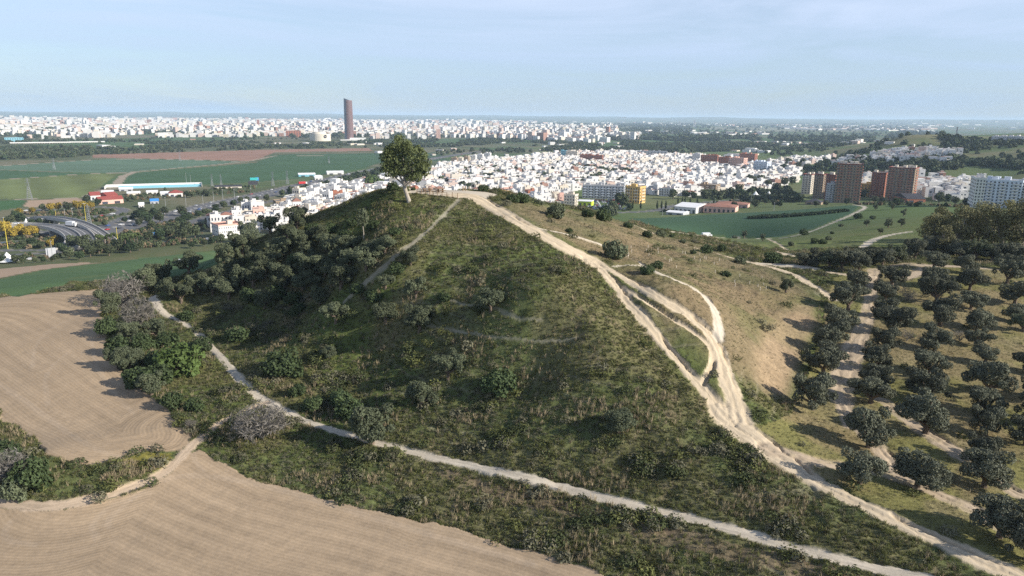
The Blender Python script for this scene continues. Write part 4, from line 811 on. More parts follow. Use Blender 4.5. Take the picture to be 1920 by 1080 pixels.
block('yellow apartment block with two-tone front at the end of a long grey row', 'apartment block', 1166, 1204, 381, 351, 16, M_YEL, M_FLAT, 5, 6, rot=-24, balcony=2, side=M_CREAM)
block('long grey five-storey terrace of flats facing the car park', 'apartment block', 1090, 1170, 373, 349, 14, M_GREYW, M_FLAT, 5, 14, rot=-8, balcony=7, roofstuff=5, side=M_BLUEW)
block('cream corner house with balconies above the lime-green shopfront', 'apartment block', 1054, 1081, 390, 367, 12, M_CREAM, M_FLAT, 4, 4, rot=-18, balcony=2, p=gp(1067, 391, 6))
block('white three-storey building right of the yellow block', 'apartment block', 1232, 1266, 368, 354, 12, M_WHITE, M_TILE, 3, 6, rot=-20, balcony=3)
block('ochre and white block beside tall trees behind the tents', 'apartment block', 1308, 1345, 362, 347, 16, M_TAN, M_FLAT, 4, 6, rot=-22, balcony=3, side=M_CREAM)
block('tallest brown tower of flats with maroon roof rim, left of the pair', 'tower block', 1565, 1608, 381, 309.5, 22, M_TAN, M_FLAT, 14, 8, rot=0, balcony=3, rim=M_RIM, side=M_BRICK, roofstuff=5)
block('brown tower of flats with maroon rim, second of the tall pair', 'tower block', 1658, 1709, 376, 316, 24, M_TAN, M_FLAT, 13, 8, rot=-10, balcony=3, rim=M_RIM, side=M_BRICK, roofstuff=5)
block('red-brown block of flats touching the second tall tower', 'tower block', 1628, 1658, 371, 325, 20, M_BRICK, M_FLAT, 11, 5, rot=-12, balcony=2, rim=M_RIM)
block('cream-fronted block, leftmost of the stepped brown flats', 'tower block', 1499, 1521, 364, 328, 16, M_CREAM, M_FLAT, 9, 3, rot=-16, balcony=1, rim=M_RIM)
block('tan block, second of the stepped brown flats', 'tower block', 1520, 1543, 372, 328, 16, M_TAN, M_FLAT, 10, 4, rot=-16, balcony=2, rim=M_RIM)
block('orange brick block between the stepped flats and tallest tower', 'tower block', 1541, 1565, 378, 329, 16, M_BRICK, M_FLAT, 11, 4, rot=-16, balcony=2, rim=M_RIM)
block('lower dark block against the foot of the tallest tower', 'tower block', 1548, 1569, 380, 346, 8, M_GREYW, M_FLAT, 8, 4, rot=0, balcony=3)
block('low yellow block half hidden between the brown towers', 'apartment block', 1606, 1630, 368, 346, 14, M_YEL, M_FLAT, 5, 4)
block('large pale blue and white apartment building at the right edge', 'apartment block', 1822, 1905, 384, 333, 18, M_BLUEW, M_FLAT, 9, 12, rot=-6, balcony=4, side=M_WHITE, roofstuff=6, p=gp(1862, 390))
block('white stepped wing at the left end of the pale blue building', 'apartment block', 1817, 1842, 384, 329, 22, M_WHITE, M_FLAT, 9, 3, rot=10, balcony=0, p=gp(1832, 391))
block('white wing at the right end of the pale blue building', 'apartment block', 1895, 1945, 384, 337, 18, M_WHITE, M_FLAT, 9, 7, rot=-18, balcony=2, p=gp(1920, 390))
block('pink building with white front at the foot of the hill', 'office building', 407, 462, 446, 422, 16, M_WHITE, M_TILE, 3, 11, rot=18, name='office_building', win=(.3, .35), rim=M_PINK, roofstuff=1)
block('tan flat-roofed block standing alone above the left white houses', 'apartment block', 516, 543, 391, 378, 14, M_TAN, M_FLAT, 3, 5, rot=12)
block('red brick house with white windows amid the left white houses', 'house', 620, 645, 375, 362, 12, M_BRICK, M_TILE, 3, 6, rot=10, name='brick_house')
for i, (u0, u1, vb, vt, c, l) in enumerate([(844,858,309,297,M_TAN,'tan block, leftmost of the row of flats behind the big tree'),(857,868,308,297,M_CREAM,'cream block, second in the row of flats behind the big tree'),(868,879,307,295,M_TAN,'tan block, third in the row of flats behind the big tree'),(879,893,305,292,M_WHITE,'white block, fourth in the row of flats behind the big tree'),(893,906,303,290,M_WHITE,'white block, fifth in the row of flats behind the big tree'),(906,920,301,288,M_WHITE,'white block, last in the row of flats behind the big tree')]):
    block(l, 'apartment block', u0, u1, vb, vt, 14, c, M_FLAT, 5, 4, rot=-14, group='row of flats behind the summit tree')
for i, (u0, u1, vb, vt, c, l, rot) in enumerate([(1312,1345,311,292,M_BRICK,'long dark brick flats, leftmost of the brick estate',-12),(1345,1382,315,296,M_BRICK,'dark brick flats in the middle of the brick estate',-12),(1362,1396,317,297,M_PINK,'sunlit orange flats at the right end of the brick estate',-30),(1383,1416,306,289,M_BRICK,'rear brick flats with chimney-like stair heads in the brick estate',-26),(1408,1440,323,304,M_BLUEW,'pale stepped flats right of the brick estate',-30),(1296,1313,303,289,M_WHITE,'bright white flats left of the brick estate',-14),(1086,1112,304,291,M_BRICK,'brick flats at the back edge of town',-10),(1060,1083,298,284,M_CREAM,'cream tower-like flats at the back edge of town',-10),(1112,1130,305,292,M_BRICK,'small red flats beside the brick flats at the back of town',-10),(1050,1062,296,283,M_SKYB,'blue-clad flats at the back left of town',-10),(1200,1250,292,284,M_GREYW,'long grey shed at the back edge of town',-4)]):
    block(l, 'apartment block', u0, u1, vb, vt, 14, c, M_FLAT, 6 if vb - vt > 14 else 4, 8, rot=rot, roofstuff=4, balcony=3, group=None)
# sheds and low buildings
def shed(label, u0, u1, vb, vt, dep, wall, roofm, rot=0, kind='gable', name='warehouse', cat='warehouse', rh=.25, doors=3, p=None):
    p = p or gp((u0 + u1) / 2, vb); k = pxm(p); W_ = (u1 - u0) * k; H_ = (vb - vt) * k; r = empty(name, (p[0], p[1], p[2] - .5), R(rot) + bearing(p), label=label, cat=cat)
    W_ = max(4, (W_ - dep * abs(math.sin(R(rot)))) / max(.3, abs(math.cos(R(rot)))))
    eh = H_ * (1 - rh) + .5; MB().box((0, dep / 2, eh / 2), (W_, dep, eh)).obj('wall', wall, r); b = MB()
    (b.gable if kind == 'gable' else b.hip)((0, dep / 2, eh + .01), (W_ + .8, dep + .8), H_ * rh + .3); b.obj('roof', roofm, r)
    for q in range(doors):
        x = -W_ / 2 + W_ * (q + .5) / doors; MB().box((x, -.03, eh * .38), (W_ / doors * .45, .2, eh * .5)).obj('door' if q % 2 else 'window', M_GLASS if q % 2 == 0 else M_DARK, r)
    return r
shed('white gabled warehouse beside cypresses at the crop field', 1250, 1318, 400, 384, 40, M_WHITE, M_STUC, rot=-22, doors=5)
shed('low white open shed in front of the gabled warehouse', 1243, 1286, 403, 397, 16, M_GREYW, M_STUC, rot=-22, doors=2)
shed('long pinkish school building with red roof near the crop field', 1316, 1380, 399, 384, 24, M_PINK, M_TILE, rot=-8, name='school_building', cat='school', kind='hip', doors=7)
shed('second pinkish low wing with red roof behind the school', 1340, 1402, 390, 380, 20, M_PINK, M_TILE, rot=-8, name='school_building', cat='school', kind='hip', doors=5)
shed('dark hall with low pitched roof below the brown towers', 1690, 1745, 380, 366, 36, M_BRICK, M_DARK, rot=24, name='sports_hall', cat='hall', rh=.5, doors=2)
shed('lime-green shopfront building by the crowded car park', 1082, 1111, 386, 376, 14, M_LIME, M_STUC, rot=-10, name='shop_building', cat='shop', rh=.15, doors=3)
shed('flat white building left of the summit, below the big tree', 714, 732, 349, 341, 14, M_WHITE, M_STUC, rot=10, name='white_building', cat='building', rh=.1, doors=3)
shed('small low dark-roofed house by bushes under the towers', 1508, 1540, 384, 374, 14, M_TAN, M_DARK, rot=-10, name='low_house', cat='house', kind='hip', rh=.5, doors=2)
for i, (u0, u1, vb, vt, wl, rf, rot, l) in enumerate([(170,190,375,361,M_WHITE,M_RED,8,'white farm shed with red roof at the left of the farm cluster'),(186,232,382,369,M_PINK,M_RED,12,'largest red-roofed farm building, lowest of the cluster'),(196,226,372,361,M_RED,M_RED,30,'dark red farm barn behind the largest red roof'),(192,212,364,358,M_WHITE,M_STUC,0,'white shed behind the red-roofed farm'),(318,342,369,357,M_WHITE,M_RED,0,'red hip-roofed pavilion with white walls by the sports ground'),(302,317,367,360,M_WHITE,M_STUC,0,'white box shed left of the red pavilion'),(276,295,363,358,M_WHITE,M_STUC,0,'small white shed in the middle of the farm cluster'),(240,262,366,360,M_CREAM,M_STUC,0,'cream shed between the farm and sports ground'),(283,297,382,374,M_GREYW,M_BSIGN,0,'small blue-grey shed in the farm yard'),(261,270,389,381,M_WHITE,M_STUC,0,'tiny white hut in the farm yard'),(405,452,353,348,M_CREAM,M_DARK,0,'long low dark-roofed shed along the crop field'),(560,592,331,325,M_SKYB,M_STUC,6,'blue-grey shed beside the motorway'),(613,645,327,321,M_WHITE,M_STUC,6,'white sheds beside the motorway'),(590,606,337,331,M_WHITE,M_STUC,6,'white roadside hut nearest the motorway'),(225,248,358,352,M_GREYW,M_STUC,0,'grey shed behind the farm cluster')]):
    shed(l, u0, u1, vb, vt, 14, wl, rf, rot=rot, kind='hip' if 'hip' in l else 'gable', name='farm_building', cat='farm building', rh=.4, doors=2)
# blue-walled sports ground
r = empty('sports_ground', gp(290, 352), R(-2) + bearing(gp(290, 352)), label='long pale blue and white walled sports ground at the crop field edge', cat='sports ground')
k = pxm(gp(290, 352)); b = MB(); b.box((0, 22, 1.5), (165 * k, .4, 4.5)); b.box((82 * k, 8, 1.5), (.4, 28, 4.5)); b.box((-82 * k, 8, 1.5), (.4, 28, 4.5)); b.obj('wall', M_WHITE, r)
MB().box((10 * k, 0, 1.5), (140 * k, .4, 3.4)).obj('wall', M_SKYB, r); MB().box((10 * k, 8, .12), (138 * k, 26, .2)).obj('pitch', wm('blue_court', (.30, .45, .48)), r)
# ------------------------------------------------------------------ landmark tower and river-bank buildings
p = gp(655, 263); k = pxm(p); HT = 76 * k; RX = 8.2 * k; r = empty('office_tower', p, bearing(p), label='very tall rounded skyscraper with slanting top, tallest on the skyline', cat='skyscraper')
NS = 40; b = MB(); V_ = []; rings = 14
for i in range(rings + 1):
    t_ = i / rings; sc = 1.0 - .10 * max(0, t_ - .45) / .55 - .03 * (1 - t_)
    for q in range(NS):
        a = 2 * math.pi * q / NS; x, y = RX * sc * math.cos(a), RX * sc * .95 * math.sin(a); z = HT * t_ * .955
        if i == rings: z = HT * (.972 - .035 * x / RX)
        V_.append((x, y, z))
b.add(V_, [(i * NS + q, i * NS + (q + 1) % NS, (i + 1) * NS + (q + 1) % NS, (i + 1) * NS + q) for i in range(rings) for q in range(NS)] + [tuple(rings * NS + q for q in range(NS))]); b.obj('glass_shaft', M_TOWG, r)
fb = None
for i in range(37):
    t_ = (i + .7) / 37 * .945; sc = (1.0 - .10 * max(0, t_ - .45) / .55 - .03 * (1 - t_)) * 1.02
    if fb is None:
        b = MB(); n_ = 34; a0, a1 = R(-118), R(112); P_ = []
        for z in (0, HT / 37 * .52):
            for rr_ in (1.0, 1.035):
                for q in range(n_ + 1):
                    a = a0 + (a1 - a0) * q / n_; P_.append((RX * rr_ * math.cos(a), RX * rr_ * .95 * math.sin(a), z))
        s1 = n_ + 1; Fs = []
        for q in range(n_): Fs += [(s1 + q, s1 + q + 1, 3 * s1 + q + 1, 3 * s1 + q), (2 * s1 + q, 2 * s1 + q + 1, 3 * s1 + q + 1, 3 * s1 + q), (q, q + 1, s1 + q + 1, s1 + q)]
        b.add(P_, Fs); fb = b.mesh('floor_band', [M_TOWF])
    o = child('floor_band', fb, r); o.location.z = HT * t_; o.scale = (sc, sc, 1)
b = MB(); b.box((RX * 1.9, -4 * k, 3 * k * .8), (30 * k, 16, 5 * k)); b.box((RX * .6, -12, 2), (22 * k, 30, 4 * 1.2)); tag(b.obj('podium_building', M_WHITE, None, (p[0], p[1], p[2]), bearing(p)), 'low white podium building at the foot of the skyscraper', 'building')
p = gp(601, 264); k = pxm(p); r = empty('round_building', p, bearing(p), label='round cream drum-shaped building left of the skyscraper', cat='round building')
MB().cyl((0, 0, -1), 19 * k, 13 * k + 1, 36).obj('drum_wall', M_CREAM, r); MB().cyl((-2 * k, 0, 13 * k), 13 * k, 3.2 * k, 30, r2=12 * k).obj('upper_drum', M_CREAM, r)
b = MB(); a = R(-62); b.cyl((0, 0, 0), 3.1 * k, 1.5, 16); o = b.obj('emblem_disc', M_DARK, r, (19.0 * k * math.cos(a), 19.0 * k * math.sin(a), 8.4 * k)); o.rotation_euler = (R(90), 0, a + R(90))
o2 = MB().box((0, 0, 0), (4.6 * k, .6, .5 * k)).obj('emblem_bar', M_CREAM, o, (0, 0, 1.5)); o2.rotation_euler.x = R(90)
block('dark red brick block left of the round cream building', 'building', 537, 564, 257, 246, 50, M_BRICK, M_FLAT, 4, 6, name='brick_building', roofstuff=1)
block('slim brick tower on the city skyline left of the skyscraper', 'tower', 482.5, 487, 241, 225, 14, M_BRICK, M_FLAT, 6, 2, name='brick_tower', roofstuff=0)
block('pair of tall white towers on the central skyline', 'tower block', 845, 853, 240, 226, 20, M_WHITE, M_FLAT, 9, 3, name='tower_block', roofstuff=1)
block('tall pinkish tower at the river bank, right of the big tree', 'tower block', 818, 826, 260, 243, 20, M_PINK, M_FLAT, 10, 3, name='tower_block', roofstuff=1)
block('white building with spire-like mast on the left city front', 'building', 137, 141, 263, 251, 14, M_WHITE, M_FLAT, 5, 2, name='white_tower', roofstuff=0)
block('thin white tower rising from the left tree belt', 'tower', 79, 83, 263, 253, 14, M_WHITE, M_FLAT, 5, 2, name='white_tower', roofstuff=0)
block('low blue glass building at the far left tree belt', 'building', 12, 42, 266, 259, 40, M_SKYB, M_FLAT, 3, 8, name='glass_building', roofstuff=1)
for i, (u0, u1) in enumerate([(22, 56), (57, 92), (95, 129), (132, 165), (166, 195)]):
    p = gp((u0 + u1) / 2, 270 - i * .5); k = pxm(p); W_ = (u1 - u0) * k; r = empty('arched_hall', p, bearing(p), label=f"long white arched hall, {['leftmost', 'second', 'middle', 'fourth', 'rightmost'][i]} of five in the tree belt", cat='hall', group='five white halls by the river')
    MB().box((0, 10, 2.2 * k), (W_, 20, 1.6 * k)).obj('roof', M_WHITE, r)
    pm = MB().box((0, 0, .9 * k), (.35 * k, 2, 1.8 * k)).mesh('pillar', [M_CREAM])
    for q in range(9): child('pillar', pm, r).location.x = -W_ / 2 + W_ * (q + .5) / 9
# distant bridge pylons
for u in (1160, 1169.5):
    p = gp(u, 233.5); k = pxm(p); r = empty('bridge_pylon', p, bearing(p), label=f"distant H-shaped bridge pylon, {'left' if u < 1165 else 'right'} of the pair on the horizon", cat='bridge pylon')
    for sx in (-1, 1): MB().box((sx * 2.6 * k, 0, 7 * k), (.7 * k, 8, 14 * k)).obj('leg', M_GREYW, r)
    MB().box((0, 0, 13.4 * k), (4.6 * k, 6, 1 * k)).obj('cross_beam', M_GREYW, r); MB().box((0, 0, 5 * k), (4.6 * k, 6, .8 * k)).obj('cross_beam', M_GREYW, r)
for (u, vb, vt, l) in [(1272, 236, 228, 'white harbour crane-like tower on the far horizon'), (1300, 238, 226, 'white silo building on the far horizon')]:
    block(l, 'tower', u, u + 4, vb, vt, 20, M_WHITE, M_FLAT, 4, 1, name='silo_tower', roofstuff=1)
# hilltop features on the right
block('pale lighthouse-like chimney behind the right hill', 'chimney', 1791.5, 1794, 250, 235, 5, M_WHITE, M_FLAT, 6, 1, name='chimney_tower', roofstuff=0, p=gp(1793, 254))
for i, (u0, u1) in enumerate([(1858, 1872), (1872, 1888), (1890, 1905), (1905, 1925)]):
    block(f"white hillside block of flats, {['leftmost', 'second', 'third', 'rightmost'][i]} of the row on the right ridge", 'apartment block', u0, u1, 267, 256, 14, M_WHITE, M_FLAT, 4, 5, rot=-8, group='white flats on the right ridge', p=gp((u0 + u1) / 2, 267.5))
block('small white house low on the right green hill', 'house', 1618, 1626, 249.5, 242.5, 12, M_WHITE, M_TILE, 2, 2, name='white_house', p=gp(1622, 300))if False else None
# ------------------------------------------------------------------ elevated road decks of the interchange
def deck(label, P, zd, hw, smooth=2, piers=4):
    L, _ = wline(P, smooth, zd); zz = [q[2] for q in smooth_px(list(P), smooth)]; r = empty('flyover', (0, 0, 0), label=label, cat='flyover'); n_ = len(L); T_ = np.gradient(L, axis=0); T_ /= np.linalg.norm(T_, axis=1)[:, None]; Nn = np.stack([-T_[:, 1], T_[:, 0]], 1)
    def strip(a, b_, z0, z1, nm, m_):
        mb = MB(); V_ = []
        for i in range(n_):
            for o_, z_ in ((a, z0), (b_, z0), (b_, z1), (a, z1)): V_.append((L[i, 0] + Nn[i, 0] * o_, L[i, 1] + Nn[i, 1] * o_, zz[i] + z_))
        Fs = [(i * 4 + q, i * 4 + (q + 1) % 4, i * 4 + 4 + (q + 1) % 4, i * 4 + 4 + q) for i in range(n_ - 1) for q in range(4)]; mb.add(V_, Fs + [(0, 1, 2, 3), tuple((n_ - 1) * 4 + q for q in (3, 2, 1, 0))]); mb.obj(nm, m_, r)
    strip(-hw, hw, -1.3, 0, 'road_deck', M_ASPH); strip(-hw - .5, -hw, -1.5, 1.1, 'parapet', M_CONC); strip(hw, hw + .5, -1.5, 1.1, 'parapet', M_CONC); strip(-.15, .15, .004, .03, 'lane_marking', M_WHITE)
    for q in range(piers):
        i = int((q + .7) / (piers + .4) * (n_ - 1)); zg = float(Hb(L[i, 0], L[i, 1])); h_ = zz[i] - 1.4 - zg
        if h_ > 1.5: MB().box((L[i, 0], L[i, 1], zg + h_ / 2 - .2), (hw * 1.1, 1.4, h_ + .4), rz=math.atan2(Nn[i, 1], Nn[i, 0])).obj('pier', M_CONC, r)
    return r
deck('straight grey flyover ramp descending rightwards over the interchange', [(52, 398, 7), (90, 407, 12), (130, 418, 15), (170, 429, 14), (207, 441, 8)], 12, 3.6, piers=4)
deck('curved grey flyover bending round the left of the interchange', [(-20, 424, 13), (30, 423, 13), (65, 424, 13), (104, 428, 13), (130, 437, 12.5), (140, 448, 12), (133, 458, 11), (115, 465, 10)], 12, 4.6, piers=6)
deck('outer curved flyover beside the straight ramp', [(100, 424, 12), (120, 425, 12.5), (143, 429, 12.5), (160, 437, 12), (168, 446, 10)], 12, 4.2, piers=3)
p = gp(97, 484); k = pxm(p); MB().box((0, 0, 3.5), (16 * k, .8, 6)).obj('retaining_wall', M_GREYW, None, p, R(35)); o = S.objects['retaining_wall']; tag(o, 'sloping grey concrete retaining wall beside the left road', 'wall')
# ------------------------------------------------------------------ masts, pylons, signs
def pylon(label, u, vb, vt, ww=.22):
    p = gp(u, vb); H_ = (vb - vt) * pxm(p); b = MB(); w0 = H_ * ww / 2; lv = 6
    for sx in (-1, 1):
        for sy in (-1, 1): b.tube([(sx * w0, sy * w0, 0), (sx * w0 * .3, sy * w0 * .3, H_ * .6), (sx * .2, sy * .2, H_)], .17, 3)
    for i in range(lv):
        z0 = H_ * .6 * i / lv; z1 = H_ * .6 * (i + 1) / lv; a0 = w0 * (1 - .7 * i / lv); a1 = w0 * (1 - .7 * (i + 1) / lv)
        for q in range(4):
            c0 = [(-1, -1), (1, -1), (1, 1), (-1, 1)][q]; c1 = [(-1, -1), (1, -1), (1, 1), (-1, 1)][(q + 1) % 4]
            b.tube([(c0[0] * a0, c0[1] * a0, z0), (c1[0] * a1, c1[1] * a1, z1)], .10, 3); b.tube([(c1[0] * a0, c1[1] * a0, z0), (c0[0] * a1, c0[1] * a1, z1)], .10, 3)
    r = empty('electricity_pylon', p, R(25), label=label, cat='pylon'); b.obj('lattice_mast', M_STEEL, r)
    am = MB()
    am.tube([(-H_ * .11, 0, 0), (0, 0, .5), (H_ * .11, 0, 0)], .16, 3); am = am.mesh('cross_arm', [M_STEEL])
    for z in (.66, .78, .9): child('cross_arm', am, r).location.z = H_ * z
for u, vb, vt, l in [(56, 374, 334, 'tall lattice pylon at the left edge of the striped field'), (398, 349, 326, 'lattice pylon, left of two behind the sports ground'), (415, 351, 327, 'lattice pylon, right of two behind the sports ground'), (512, 349, 322, 'lattice pylon left of the motorway trucks'), (539, 345, 320, 'lattice pylon nearest the motorway sheds'), (102, 318, 296, 'distant lattice pylon in the pale green field'), (617, 306, 291, 'small distant pylon in the middle of the dark green field'), (168, 424, 383, 'lattice mast behind the straight flyover'), (338, 302, 282, 'faint distant pylon at the brown field')]: pylon(l, u, vb, vt)
def mast(label, u, vb, vt, m_=M_STEEL, name='street_lamp', cat='street lamp', head=1, group=None):
    p = gp(u, vb); H_ = (vb - vt) * pxm(p); r = empty(name, p, R(u * 7 % 180), label=label, cat=cat, group=group); b = MB(); b.tube([(0, 0, -.2), (0, 0, H_)], [.22, .11], 6); b.obj('pole', m_, r)
    if head: MB().box((0, 0, H_ + .1), (2.6 if head == 2 else 1.6, .5, .25)).obj('lamp_head', M_CONC if head == 1 else M_STEEL, r)
for u, vb, vt, l in [(15, 467, 408, 'tall yellow lamp mast at the left edge with wide head'), (162, 420, 382, 'tall yellow mast behind the flyover'), (105, 406, 394, 'short yellow lamp post on the loop road'), (222, 463, 425, 'yellowish lamp post rising from the palms')]: mast(l, u, vb, vt, M_PYEL, head=2)
for i, (u, vb, vt) in enumerate([(122, 407, 393), (136, 405, 391), (288, 398, 378), (311, 390, 370), (349, 386, 366), (401, 380, 360), (381, 384, 366), (418, 374, 356), (440, 372, 355), (605, 344, 332), (640, 345, 330), (672, 333, 320), (56, 424, 408), (81, 424, 410), (350, 347, 325), (358, 346, 329), (471, 371, 353), (99, 485, 452), (1242, 404, 385), (1451, 396, 380), (1408, 380, 365)]):
    mast('grey lamp post standing along the motorway and its slip roads' if u < 1000 else 'grey lamp post near the crop field sheds', u, vb, vt, group='lamp posts along the motorway' if u < 1000 else 'lamp posts near the sheds')
for u, vb, vt, w_, m_, l in [(475, 351, 333, 17, M_DARK, 'dark billboard with a teal panel above, beside the motorway'), (287, 446, 436, 8, M_BSIGN, 'bright blue road sign near the palms'), (483, 343, 333, 5, M_BSIGN, 'small blue road sign right of the dark billboard'), (126, 458, 445, 9, M_GREYW, 'back of a grey road sign inside the curved flyover')]:
    p = gp(u, vb); k = pxm(p); r = empty('billboard' if w_ > 10 else 'road_sign', p, bearing(p), label=l, cat='sign'); H_ = (vb - vt) * k
    for sx in (-.3, .3): MB().tube([(sx * w_ * k, .2, 0), (sx * w_ * k, .2, H_ * .9)], .14, 5).obj('post', M_STEEL, r)
    MB().box((0, 0, H_ * (.45 if w_ > 10 else .75)), (w_ * k, .3, H_ * (.38 if w_ > 10 else .6))).obj('panel', m_, r)
    if w_ > 10: MB().box((2 * k, -.05, H_ * .86), (w_ * k * .8, .3, H_ * .26)).obj('panel', M_TEAL, r)
    else: MB().box((0, -.18, H_ * .8), (w_ * k * .6, .05, H_ * .08)).obj('white_stripe', M_WHITE, r)
# ------------------------------------------------------------------ tents
def tent(label, u, vb, vt, w_):
    p = gp(u, vb); k = pxm(p); H_ = (vb - vt) * k; W_ = w_ * k / 2; r = empty('tent_canopy', p, R(20), label=label, cat='tent'); b = MB(); n_ = 16; rings = 6; V_ = []
    for i in range(rings + 1):
        t_ = i / rings
        for q in range(n_):
            a = 2 * math.pi * q / n_; rad = W_ * t_ * (1 - .10 * math.cos(a * 4 + math.pi) * t_); V_.append((rad * math.cos(a), rad * math.sin(a), H_ * (.25 + .75 * (1 - t_) ** 2.0)))
    b.add(V_, [(i * n_ + q, i * n_ + (q + 1) % n_, (i + 1) * n_ + (q + 1) % n_, (i + 1) * n_ + q) for i in range(rings) for q in range(n_)]); b.obj('canopy', M_CLOTH, r)
    pl = MB().tube([(0, 0, 0), (0, 0, H_ * .26)], .15, 5).mesh('pole', [M_STEEL])
    for q in range(4): a = math.pi / 4 + q * math.pi / 2; o = child('pole', pl, r); o.location = (W_ * .95 * math.cos(a), W_ * .95 * math.sin(a), 0)
tent('white peaked tent canopy at the far left below the interchange', 15, 493, 472, 44)
for u, l in ((1416, 'left'), (1441, 'right')): tent(f'white peaked tent roof, {l} of two behind the pink school', u, 371, 358, 24)
tent('white peaked tent sail under the flyover at left', 50, 421, 409, 16)
# ------------------------------------------------------------------ vehicles
def car_mesh(m_, L_=4.3, W_=1.75, H_=1.45, van=False):
    b = MB(); b.box((0, 0, .62), (L_, W_, .62), mi=0)
    if van: b.box((-.35, 0, 1.35), (L_ - .9, W_ - .06, .95), mi=0, top=.97); b.box((L_ / 2 - .78, 0, 1.30), (.5, W_ - .2, .55), mi=1)
    else: b.box((-.15, 0, 1.16), (L_ * .56, W_ - .12, .5), mi=1, top=.78); b.box((-.15, 0, 1.42), (L_ * .42, W_ - .35, .05), mi=0)
    for sx in (-1, 1):
        for sy in (-1, 1): b.box((sx * L_ * .31, sy * (W_ / 2 - .08), .32), (.62, .2, .62), mi=2)
    return b.mesh('car', [m_, M_GLASS, M_RUBBER])
CARM = [car_mesh(c) for c in CAR]; TRK = []
def vehicle(u, v, i, label, rz=None, group=None, z=None, me=None, name='car'):
    x, y = onz(u, v, z) if z else (lambda q: (q[0], q[1]))(gp(u, v)); zz = z if z else float(Hb(x, y)); o = bpy.data.objects.new(name, me or CARM[i % 5]); o.location = (float(x), float(y), zz + .05); o.rotation_euler.z = rz or 0; link(o); tag(o, label, 'car' if name == 'car' else name.replace('_', ' '), group); return o
hL, _ = wline(ROADS[0][0], 2, 6); colr = ['white', 'silver', 'dark', 'red', 'blue']; g = random.Random(8)
for i in range(46):
    t_ = g.uniform(.12, .93); k_ = t_ * (len(hL) - 1); a = int(k_); P_ = hL[a] * (1 - k_ + a) + hL[a + 1] * (k_ - a); T_ = hL[a + 1] - hL[a]; T_ = T_ / np.linalg.norm(T_); off = g.choice([-9, -5.5, 5.5, 9]); c_ = g.choice([0, 0, 0, 1, 1, 2, 3, 4])
    o = bpy.data.objects.new('car', CARM[c_]); o.location = (P_[0] - T_[1] * off, P_[1] + T_[0] * off, float(Hb(*P_)) + .05); o.rotation_euler.z = math.atan2(T_[1], T_[0]) + (math.pi if off < 0 else 0); link(o); tag(o, f'small {colr[c_]} car driving on the motorway', 'car', f'{colr[c_]} cars on the motorway')
def lorry(u, v, m_, l, z=None, rz=.6, L_=13):
    p = gp(u, v) if z is None else (float(onz(u, v, z)[0]), float(onz(u, v, z)[1]), z); r = empty('lorry', p, rz, label=l, cat='lorry'); MB().box((-1.5, 0, 2.4), (L_ - 3, 2.5, 3)).obj('cargo_box', m_, r); MB().box((L_ / 2 - 1.6, 0, 1.8), (2.2, 2.4, 2.6), top=.9).obj('cab', M_WHITE, r)
    wl = MB().box((0, 0, .5), (.9, 2.5, .9)).mesh('wheel', [M_RUBBER])
    for x in (-5, -3.6, 1, L_ / 2 - 1.8): child('wheel', wl, r).location.x = x
lorry(568, 345.5, CAR[3], 'red lorry on the motorway left of the hill', rz=.75); lorry(135, 424.5, CAR[0], 'white lorry on the curved flyover', z=12.7, rz=-.3, L_=10); lorry(597, 333, CAR[0], 'white lorry parked by the motorway sheds', rz=.7)
for u, v, c_, l, z in [(211, 402, 0, 'white van-like car on the loop road bend', None), (192, 405, 3, 'red car on the loop road', None), (228, 422, 0, 'white car right of the straight flyover', None), (50, 396, 0, 'white car at the top of the straight flyover', None), (30, 420, 0, 'white car on the left end of the curved flyover', 13.1), (8, 458, 4, 'dark blue car at the left edge road', None), (57, 487, 0, 'white car parked right of the big tent', None), (389, 450, 0, 'white car parked by the pink building', None), (336, 493 - 1, 0, 'white vehicle half hidden by the lone dark tree', None)]: vehicle(u, v, c_, l, rz=.3, z=z)
p = ground(1325, 444); r = empty('van', p, R(10), 1.25, label='small white van parked at the edge of the green crop field', cat='van')
b = MB(); b.box((0, 0, .75), (4.6, 1.8, .7)); b.box((-.4, 0, 1.5), (3.7, 1.75, .85), top=.96); b.obj('body', CAR[0], r); MB().box((1.15, 0, 1.45), (.9, 1.79, .5), top=.9).obj('windscreen', M_GLASS, r)
wl = MB().box((0, 0, .35), (.66, .22, .66)).mesh('wheel', [M_RUBBER])
for sx in (-1.4, 1.4):
    for sy in (-.86, .86): o = child('wheel', wl, r); o.location = (sx, sy, 0)
# car park beside the grey terrace
n_ = 0
for row in range(8):
    for cc in range(20):
        u = 1086 + cc * 4.6 + row * 1.5; v = 376 + row * 2.4
        if g.random() < .25 or v > 396 or (u < 1112 and 378 < v < 388): continue
        c_ = g.choice([0, 0, 0, 1, 1, 2, 2, 4, 3]); vehicle(u, v, c_, f'{colr[c_]} car in the crowded car park below the grey terrace', rz=R(70) + g.uniform(-.05, .05), group=f'{colr[c_]} parked cars in the car park'); n_ += 1
